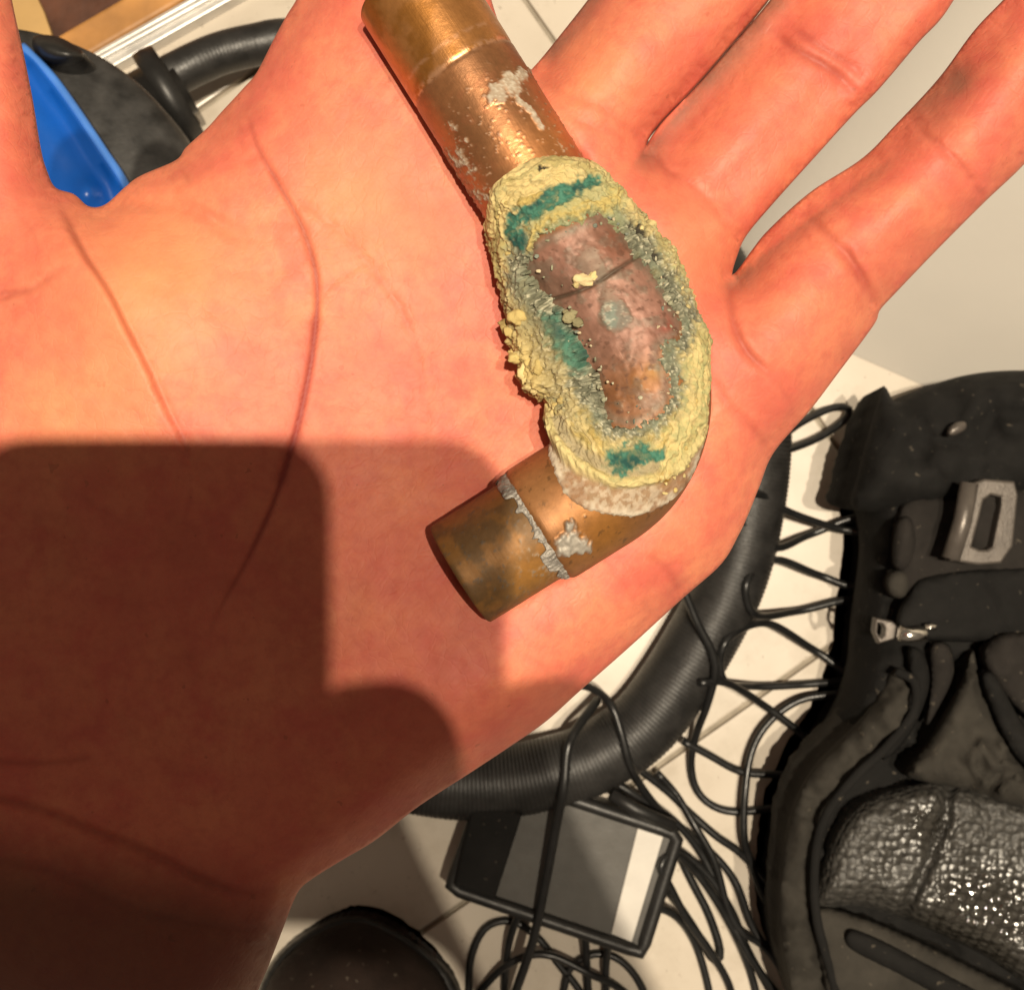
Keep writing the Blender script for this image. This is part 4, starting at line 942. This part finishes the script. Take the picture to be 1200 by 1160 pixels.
# ------------------------------------------------------------------ bag on the right
bag = empty("tool_bag", tuple(W([(1120, 800)], 0)[0])); tag(bag, "black tool bag with metal buckle, straps and mesh pocket beside the wall", "bag")
def soft(name, outline, step, inner, z0, R, top, mat, rings=(1, 2.5, 5, 9), attr=None, fold=0.004, seed=0, closed_bottom=None, fscale=1 / 45., smoothn=3):
    o_ = resample(catmull(outline, True, 6), step, True); a0 = o_.min(0); a1 = o_.max(0)
    P, Fc, d = inflate_mesh(o_, rings, hexgrid(a0[0], a1[0], a0[1], a1[1], inner), step)
    f = np.sqrt(np.maximum(0, 1 - (1 - np.clip(d / R, 0, 1)) ** 2)); f = smooth_vals(f, Fc, smoothn, d < 1e-9)
    q = np.column_stack([P[:, 0] * fscale, P[:, 1] * fscale]); warp = np.column_stack([fbm(q * .7, 3, seed), fbm(q * .7, 3, seed + 3)]) * 2
    n = fbm(q + warp, 4, seed + 5); rid = 1 - np.abs(2 * fbm(q * .8 + warp * 1.4, 3, seed + 8) - 1)
    z = z0 + top * f + fold * f * ((n - .5) * 2 + 1.1 * (rid ** 3 - .5))
    extra = {}
    if attr: dz, extra = attr(P, d); z = z + dz
    Vt = W(P, z); Vb = Vt.copy(); cb = z0 if closed_bottom is None else closed_bottom; Vb[:, 2] = z0 - (z0 - cb) * np.sqrt(np.maximum(0, 1 - (1 - np.clip(d / 14, 0, 1)) ** 2)) - .0002; Vb[d <= 1e-9] = Vt[d <= 1e-9]
    V, FF, kp = two_sided(Vt, Vb, Fc, d)
    return sub(mesh(name, V, FF, mat, None, {k: np.r_[v, v[kp]] for k, v in extra.items()}), bag)
def band_z(P, d): return 0, {}
soft("bag_body", [(1000, 590), (1006, 640), (996, 720), (990, 780), (970, 835), (940, 880), (915, 930), (900, 1000), (895, 1070), (910, 1130), (950, 1200), (1100, 1290), (1350, 1290), (1420, 900), (1380, 560), (1200, 470), (1060, 500), (1018, 540)], 8, 11, .003, 60, .075, M['bagblack'], fold=.010, seed=110, fscale=1 / 70.)
soft("top_flap", [(1036, 452), (1050, 472), (1075, 458), (1130, 440), (1200, 434), (1330, 440), (1400, 520), (1380, 600), (1250, 590), (1130, 590), (1060, 598), (1000, 596), (1004, 560), (1014, 520), (1026, 480)], 6, 9, .060, 36, .035, M['bagblack'], fold=.010, seed=120, closed_bottom=.02, fscale=1 / 60.)
soft("grey_panel", [(1062, 585), (1130, 580), (1260, 570), (1300, 640), (1270, 690), (1130, 690), (1060, 700), (1050, 640)], 6, 9, .078, 14, .010, M['web'], fold=.003, seed=130)
soft("wide_strap", [(1068, 690), (1075, 678), (1130, 668), (1220, 664), (1340, 664), (1350, 745), (1220, 750), (1120, 752), (1062, 745), (1050, 722)], 6, 8, .084, 12, .012, M['bagblack'], fold=.003, seed=140)
def seam(P, d): return -.004 * np.exp(-((d - 22) / 4) ** 2), {}
soft("side_gusset", [(1048, 778), (1075, 790), (1085, 820), (1060, 862), (1010, 905), (968, 950), (955, 1010), (956, 1075), (972, 1140), (990, 1220), (950, 1230), (925, 1160), (913, 1090), (914, 1020), (926, 950), (955, 895), (1000, 850), (1030, 810)], 6, 7, .070, 16, .022, M['baggrey'], fold=.007, seed=150, closed_bottom=.04, fscale=1 / 34.)
def netcells(P, d):
    a = (P @ np.array([.86, .5])) / 12.5; b = (P @ np.array([-.30, .95])) / 11.5
    ca = np.abs(np.sin(math.pi * a)) * np.abs(np.sin(math.pi * b)); cell = sstep(.15, .55, ca)
    rb = np.exp(-(dist_poly(P, catmull([(1112, 925), (1105, 965), (1088, 1010), (1068, 1050), (1056, 1082)], False, 6)) / 8.0) ** 2)
    return .0004 * cell * sstep(4, 16, d) - .005 * rb, dict(cell=cell * (1 - rb), gloss=np.clip(gauss(P, (1150, 1075), 48) * 1.2 + .8 * gauss(P, (1085, 965), 22) + .35 * gauss(P, (1030, 1010), 26), 0, 1))
# pocket of shiny netting
soft("mesh_pocket", [(958, 1062), (962, 1020), (975, 978), (1000, 945), (1040, 925), (1085, 915), (1130, 918), (1180, 930), (1260, 960), (1330, 1080), (1290, 1200), (1200, 1150), (1150, 1118), (1080, 1085), (1010, 1062)], 4, 3.3, .082, 34, .020, M['net'], rings=(1, 2.5, 4.5), attr=netcells, fold=.0022, seed=160, closed_bottom=.05, fscale=1 / 60.)
soft("pocket_border", [(952, 1066), (1000, 1070), (1070, 1098), (1140, 1132), (1200, 1162), (1270, 1200), (1240, 1260), (1150, 1235), (1060, 1220), (985, 1215), (962, 1140)], 5, 7, .082, 12, .016, M['baggrey'], fold=.002, seed=170, closed_bottom=.05)
soft("zip_band", [(990, 1096), (1000, 1088), (1040, 1104), (1100, 1136), (1160, 1168), (1230, 1210), (1215, 1228), (1140, 1190), (1070, 1150), (1010, 1120), (992, 1108)], 4, 6, .096, 8, .009, M['bagblack'], fold=.001, seed=180)
soft("gathered_cloth", [(1060, 905), (1085, 870), (1105, 835), (1125, 800), (1140, 760), (1150, 800), (1175, 850), (1200, 900), (1240, 930), (1190, 945), (1130, 925), (1090, 918)], 4, 5, .085, 16, .022, M['baggrey'], fold=.010, seed=190, closed_bottom=.05, fscale=1 / 45.)
soft("side_strap", [(1150, 800), (1165, 790), (1200, 850), (1240, 905), (1225, 915), (1185, 880)], 4, 6, .098, 7, .012, M['bagblack'], fold=.004, seed=200)
soft("hanging_strap", [(1064, 760), (1082, 765), (1090, 800), (1075, 845), (1050, 880), (1032, 888), (1058, 840), (1066, 800)], 4, 6, .088, 8, .010, M['bagblack'], fold=.004, seed=210)
soft("lower_strap", [(1090, 756), (1112, 756), (1118, 790), (1100, 830), (1085, 850), (1090, 800)], 4, 6, .086, 8, .012, M['web'], fold=.003, seed=215)
soft("strap_loop", [(1050, 612), (1068, 606), (1074, 640), (1062, 668), (1046, 660)], 4, 6, .082, 6, .012, M['web'], fold=.003, seed=220)
soft("strap_loop", [(1040, 672), (1062, 668), (1066, 690), (1056, 702), (1040, 694)], 4, 6, .080, 6, .012, M['baggrey'], fold=.002, seed=225)
soft("side_strap", [(1150, 770), (1180, 740), (1260, 760), (1270, 860), (1220, 850), (1180, 820)], 5, 7, .090, 10, .016, M['web'], fold=.006, seed=230)
# buckle: frame with an opening
def frame_part(name, outer, inner, z0, z1, mat, bev=.0012):
    import bmesh
    bm = bmesh.new(); n = len(outer)
    a = [bm.verts.new((p[0], p[1], z0)) for p in outer]; b = [bm.verts.new((p[0], p[1], z0)) for p in inner]
    fs = [bm.faces.new((a[i], a[(i + 1) % n], b[(i + 1) % n], b[i])) for i in range(n)]
    r = bmesh.ops.extrude_face_region(bm, geom=fs)
    for g in r['geom']:
        if isinstance(g, bmesh.types.BMVert): g.co.z = z1
    bmesh.ops.recalc_face_normals(bm, faces=bm.faces[:])
    ed = [e for e in bm.edges if all(abs(v.co.z - z1) < 1e-6 for v in e.verts) and len(e.link_faces) == 2 and abs(e.calc_face_angle(0)) > .8]
    bmesh.ops.bevel(bm, geom=ed, offset=bev, segments=2, profile=.5, affect='EDGES')
    me = bpy.data.meshes.new(name); bm.to_mesh(me); bm.free(); o = bpy.data.objects.new(name, me); COL.objects.link(o); me.materials.append(mat)
    return sub(o, bag)
bz = .098
frame_part("buckle", quad([(1134, 568), (1153, 561), (1188, 564), (1192, 580), (1186, 640), (1172, 660), (1145, 662), (1112, 657)], bz + .006), quad([(1152, 586), (1160, 580), (1172, 583), (1172, 592), (1162, 640), (1156, 644), (1147, 644), (1138, 640)], bz + .006), bz, bz + .0075, M['buckle'])
sub(tube("buckle_bar", W([(1136, 566), (1128, 610), (1114, 655)], bz + .009), .0042, 12, M['buckle']), bag)
soft("buckle_strap", [(1150, 580), (1176, 582), (1160, 648), (1136, 644)], 4, 5, bz - .004, 5, .005, M['web'], fold=.001, seed=240)
soft("zip_pull", [(1110, 508), (1118, 496), (1131, 494), (1132, 503), (1118, 511)], 2, 3, .100, 4, .004, M['buckle'], fold=0, seed=250, rings=(.4, 1, 2))
frame_part("small_buckle", quad([(1026, 724), (1046, 728), (1054, 736), (1050, 748), (1030, 754), (1024, 740)], .095), quad([(1029, 730), (1034, 731), (1037, 736), (1036, 744), (1033, 747), (1028, 742)], .095), .090, .0955, M['buckle'], .0008)
pp = catmull([(1050, 786), (1072, 800), (1070, 835), (1040, 874), (1000, 912), (967, 958), (955, 1010), (957, 1075), (974, 1140), (992, 1220)], False, 8)
sub(tube("piping", W(pp, np.interp(np.arange(len(pp)), [0, 8, len(pp) - 1], [.094, .0965, .0965])), .0022, 8, M['bagblack']), bag)
sub(tube("metal_clip", W([(1054, 742), (1066, 744), (1084, 742)], .102), .0035, 12, M['steel']), bag)
sub(tube("zip_pull", W([(1084, 735), (1096, 734)], .100), .0016, 8, M['steel']), bag)

# ------------------------------------------------------------------ dark shoe at the bottom
shoe = empty("shoe", tuple(W([(420, 1160)], 0)[0])); tag(shoe, "rounded toe of a dark shoe at the bottom edge beside the wrist", "shoe")
def shoe_part(name, outline, z0, z1, R, mat, seed, fold):
    o_ = resample(catmull(outline, True, 6), 5, True); a0 = o_.min(0); a1 = o_.max(0)
    P, Fc, d = inflate_mesh(o_, (1, 2.5, 5, 9), hexgrid(a0[0], a1[0], a0[1], a1[1], 9), 5)
    f = np.sqrt(np.maximum(0, 1 - (1 - np.clip(d / R, 0, 1)) ** 2)); f = smooth_vals(f, Fc, 4, d < 1e-9)
    z = z0 + (z1 - z0) * f * (1 + .5 * sstep(1150, 1500, P[:, 1])) + fold * (fbm(P / 40., 4, seed) - .5) * f
    Vt = W(P, z); Vb = Vt.copy(); Vb[:, 2] = min(z0, .0012); Vb[d <= 1e-9] = Vt[d <= 1e-9]
    V, FF, kp = two_sided(Vt, Vb, Fc, d); return sub(mesh(name, V, FF, mat), shoe)
shoe_part("sole", [(296, 1180), (318, 1128), (358, 1092), (412, 1072), (460, 1086), (508, 1120), (540, 1165), (570, 1300), (560, 1560), (470, 1640), (350, 1630), (270, 1500), (268, 1300)], .006, .016, 8, M['black'], 300, 0)
shoe_part("upper", [(304, 1182), (324, 1134), (362, 1099), (412, 1080), (456, 1093), (500, 1126), (530, 1170), (556, 1300), (545, 1540), (468, 1615), (355, 1608), (284, 1490), (280, 1300)], .015, .070, 85, M['shoe'], 310, .006)
print('total', time.time() - T00)
